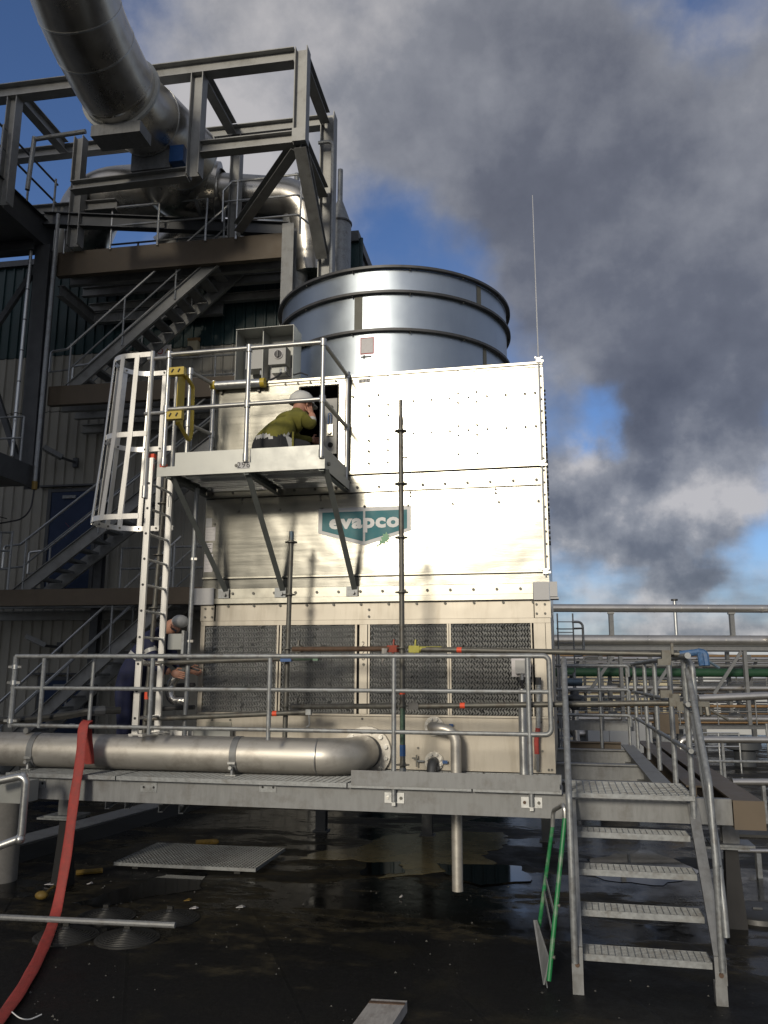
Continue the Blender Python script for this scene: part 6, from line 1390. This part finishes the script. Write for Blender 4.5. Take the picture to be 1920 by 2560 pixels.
T2 = {('pelvis', 'waist'): 0, ('waist', 'chest'): [(.25, 0), (.5, 2), (1, 0)], ('chest', 'collar'): 0, ('collar', 'neck'): 0, ('neck', 'head'): [(.35, 0), (1, 1)], ('head', 'crown'): 1, ('collar', 'rs'): 0, ('rs', 're'): [(.3, 0), (.45, 2), (1, 0)], ('re', 'rw'): [(.75, 0), (1, 1)], ('collar', 'ls'): 0, ('ls', 'le'): 0, ('le', 'lw'): 0,
      ('pelvis', 'rhip'): 0, ('rhip', 'rk'): 0, ('rk', 'ra'): [(.72, 0), (.88, 2), (1, 0)], ('ra', 'rt'): 3, ('pelvis', 'lhip'): 0, ('lhip', 'lk'): 0, ('lk', 'la'): 0, ('la', 'lt'): 3}
skin_body('body', w2, W2, list(T2), ['navy', 'skin', 'reflective', 'rubber'], T2)
hand(w2, (-3.86, 7.86, 2.16), (-3.72, 7.88, 2.13), (0, 0, 1)); hand(w2, (-3.84, 8.2, 2.2), (-3.7, 8.2, 2.16), (0, 0, 1))
fc = V3((hx.x, 8.05, hx.z+.02)); face(w2, fc, (.35, -.1, -.93), (.9, 0, .4), .088)
part('cap', M().ball(fc+V3((.055, 0, .055)), .085, .105, .07, 12, 8), 'helmet', w2, 60)
part('glasses', M().bar(fc+V3((.01, -.098, -.02)), fc+V3((.06, -.08, -.05)), .008, .02), 'ink', w2)
# things beside the second worker
t = thing('control_box', 'small grey control box on the scaffold tube in front of the bending worker', 'control box', (-3.62, 7.8, 2.3)); a, b = oY(425, 1585, 7.8), oY(458, 1624, 7.8)
part('box', M().bb(a.x, b.x, 7.76, 7.9, b.z, a.z), 'cabinet_grey', t, 0); part('bracket', M().bb(b.x+.004, b.x+.03, 7.74, 7.9, b.z-.05, a.z+.03), 'galv', t, 0)
t = thing('foil_lagged_pipe', 'crinkled silver foil lagged pipe bend at the left side of the basin', 'pipe', (-3.9, 8.0, 1.9)); k = [oY(*q, 7.95) for q in ((452, 1675), (428, 1708), (423, 1752), (470, 1752))]
part('lagging', M().pipe(k, .048, .08, 14), 'foil', t); part('joint', M().tube(k[0].lerp(k[1], .35), k[0].lerp(k[1], .55), .03, 10), 'scaffold_rust', t); part('valve_body', M().box(oY(462, 1668, 7.9), (.10, .06, .07)).tube(oY(470, 1668, 7.9), oY(498, 1676, 7.88), .012, 6), 'dark_ring', t)
for py, lab in ((1712, 'upper dark tube between the ladder and the basin'), (1768, 'lower dark tube between the ladder and the basin')): single('cross_tube', M().tube(oY(400, py+4, 8.15), oY(486, py, 8.1), .022, 8), 'dark_ring', lab, 'tube', oY(440, py, 8.1))
t = thing('dark_hose', 'dark sagging hose strapped behind the left end of the guard railing', 'hose', (-4.9, 7.4, 1.7)); k = ribbon([oY(-60, 1802, 7.45), oY(60, 1800, 7.42), oY(170, 1788, 7.42), oY(228, 1778, 7.42), oY(300, 1776, 7.6)], 0, 0, 5); part('hose', M().path(k, .036, 10), 'rubber', t); part('joint', M().tube(oY(228, 1778, 7.42), oY(262, 1776, 7.50), .046, 10), 'dark_steel', t)
single('thin_rail_post', M().tube(oY(236, 1645, 7.36), oY(222, 1812, 7.36), .019, 10), 'galv', 'thin upright tube behind the railing where the red hose hangs over', 'post', oY(222, 1812, 7.36))
t = thing('base_rail', 'pale aluminium angle frame lying at the ladder foot on the platform', 'frame', (-3.9, 7.95, PT)); a, b = oY(385, 1833, 7.96), oY(437, 1833, 7.96); part('rail', M().bar(a, b, .03, .05), 'alu', t); part('end', M().box(b, (.07, .05, .07)), 'alu', t); part('leg', M().bb(b.x-.02, b.x+.02, 7.98, 8.01, 1.237, b.z+.02), 'alu', t)
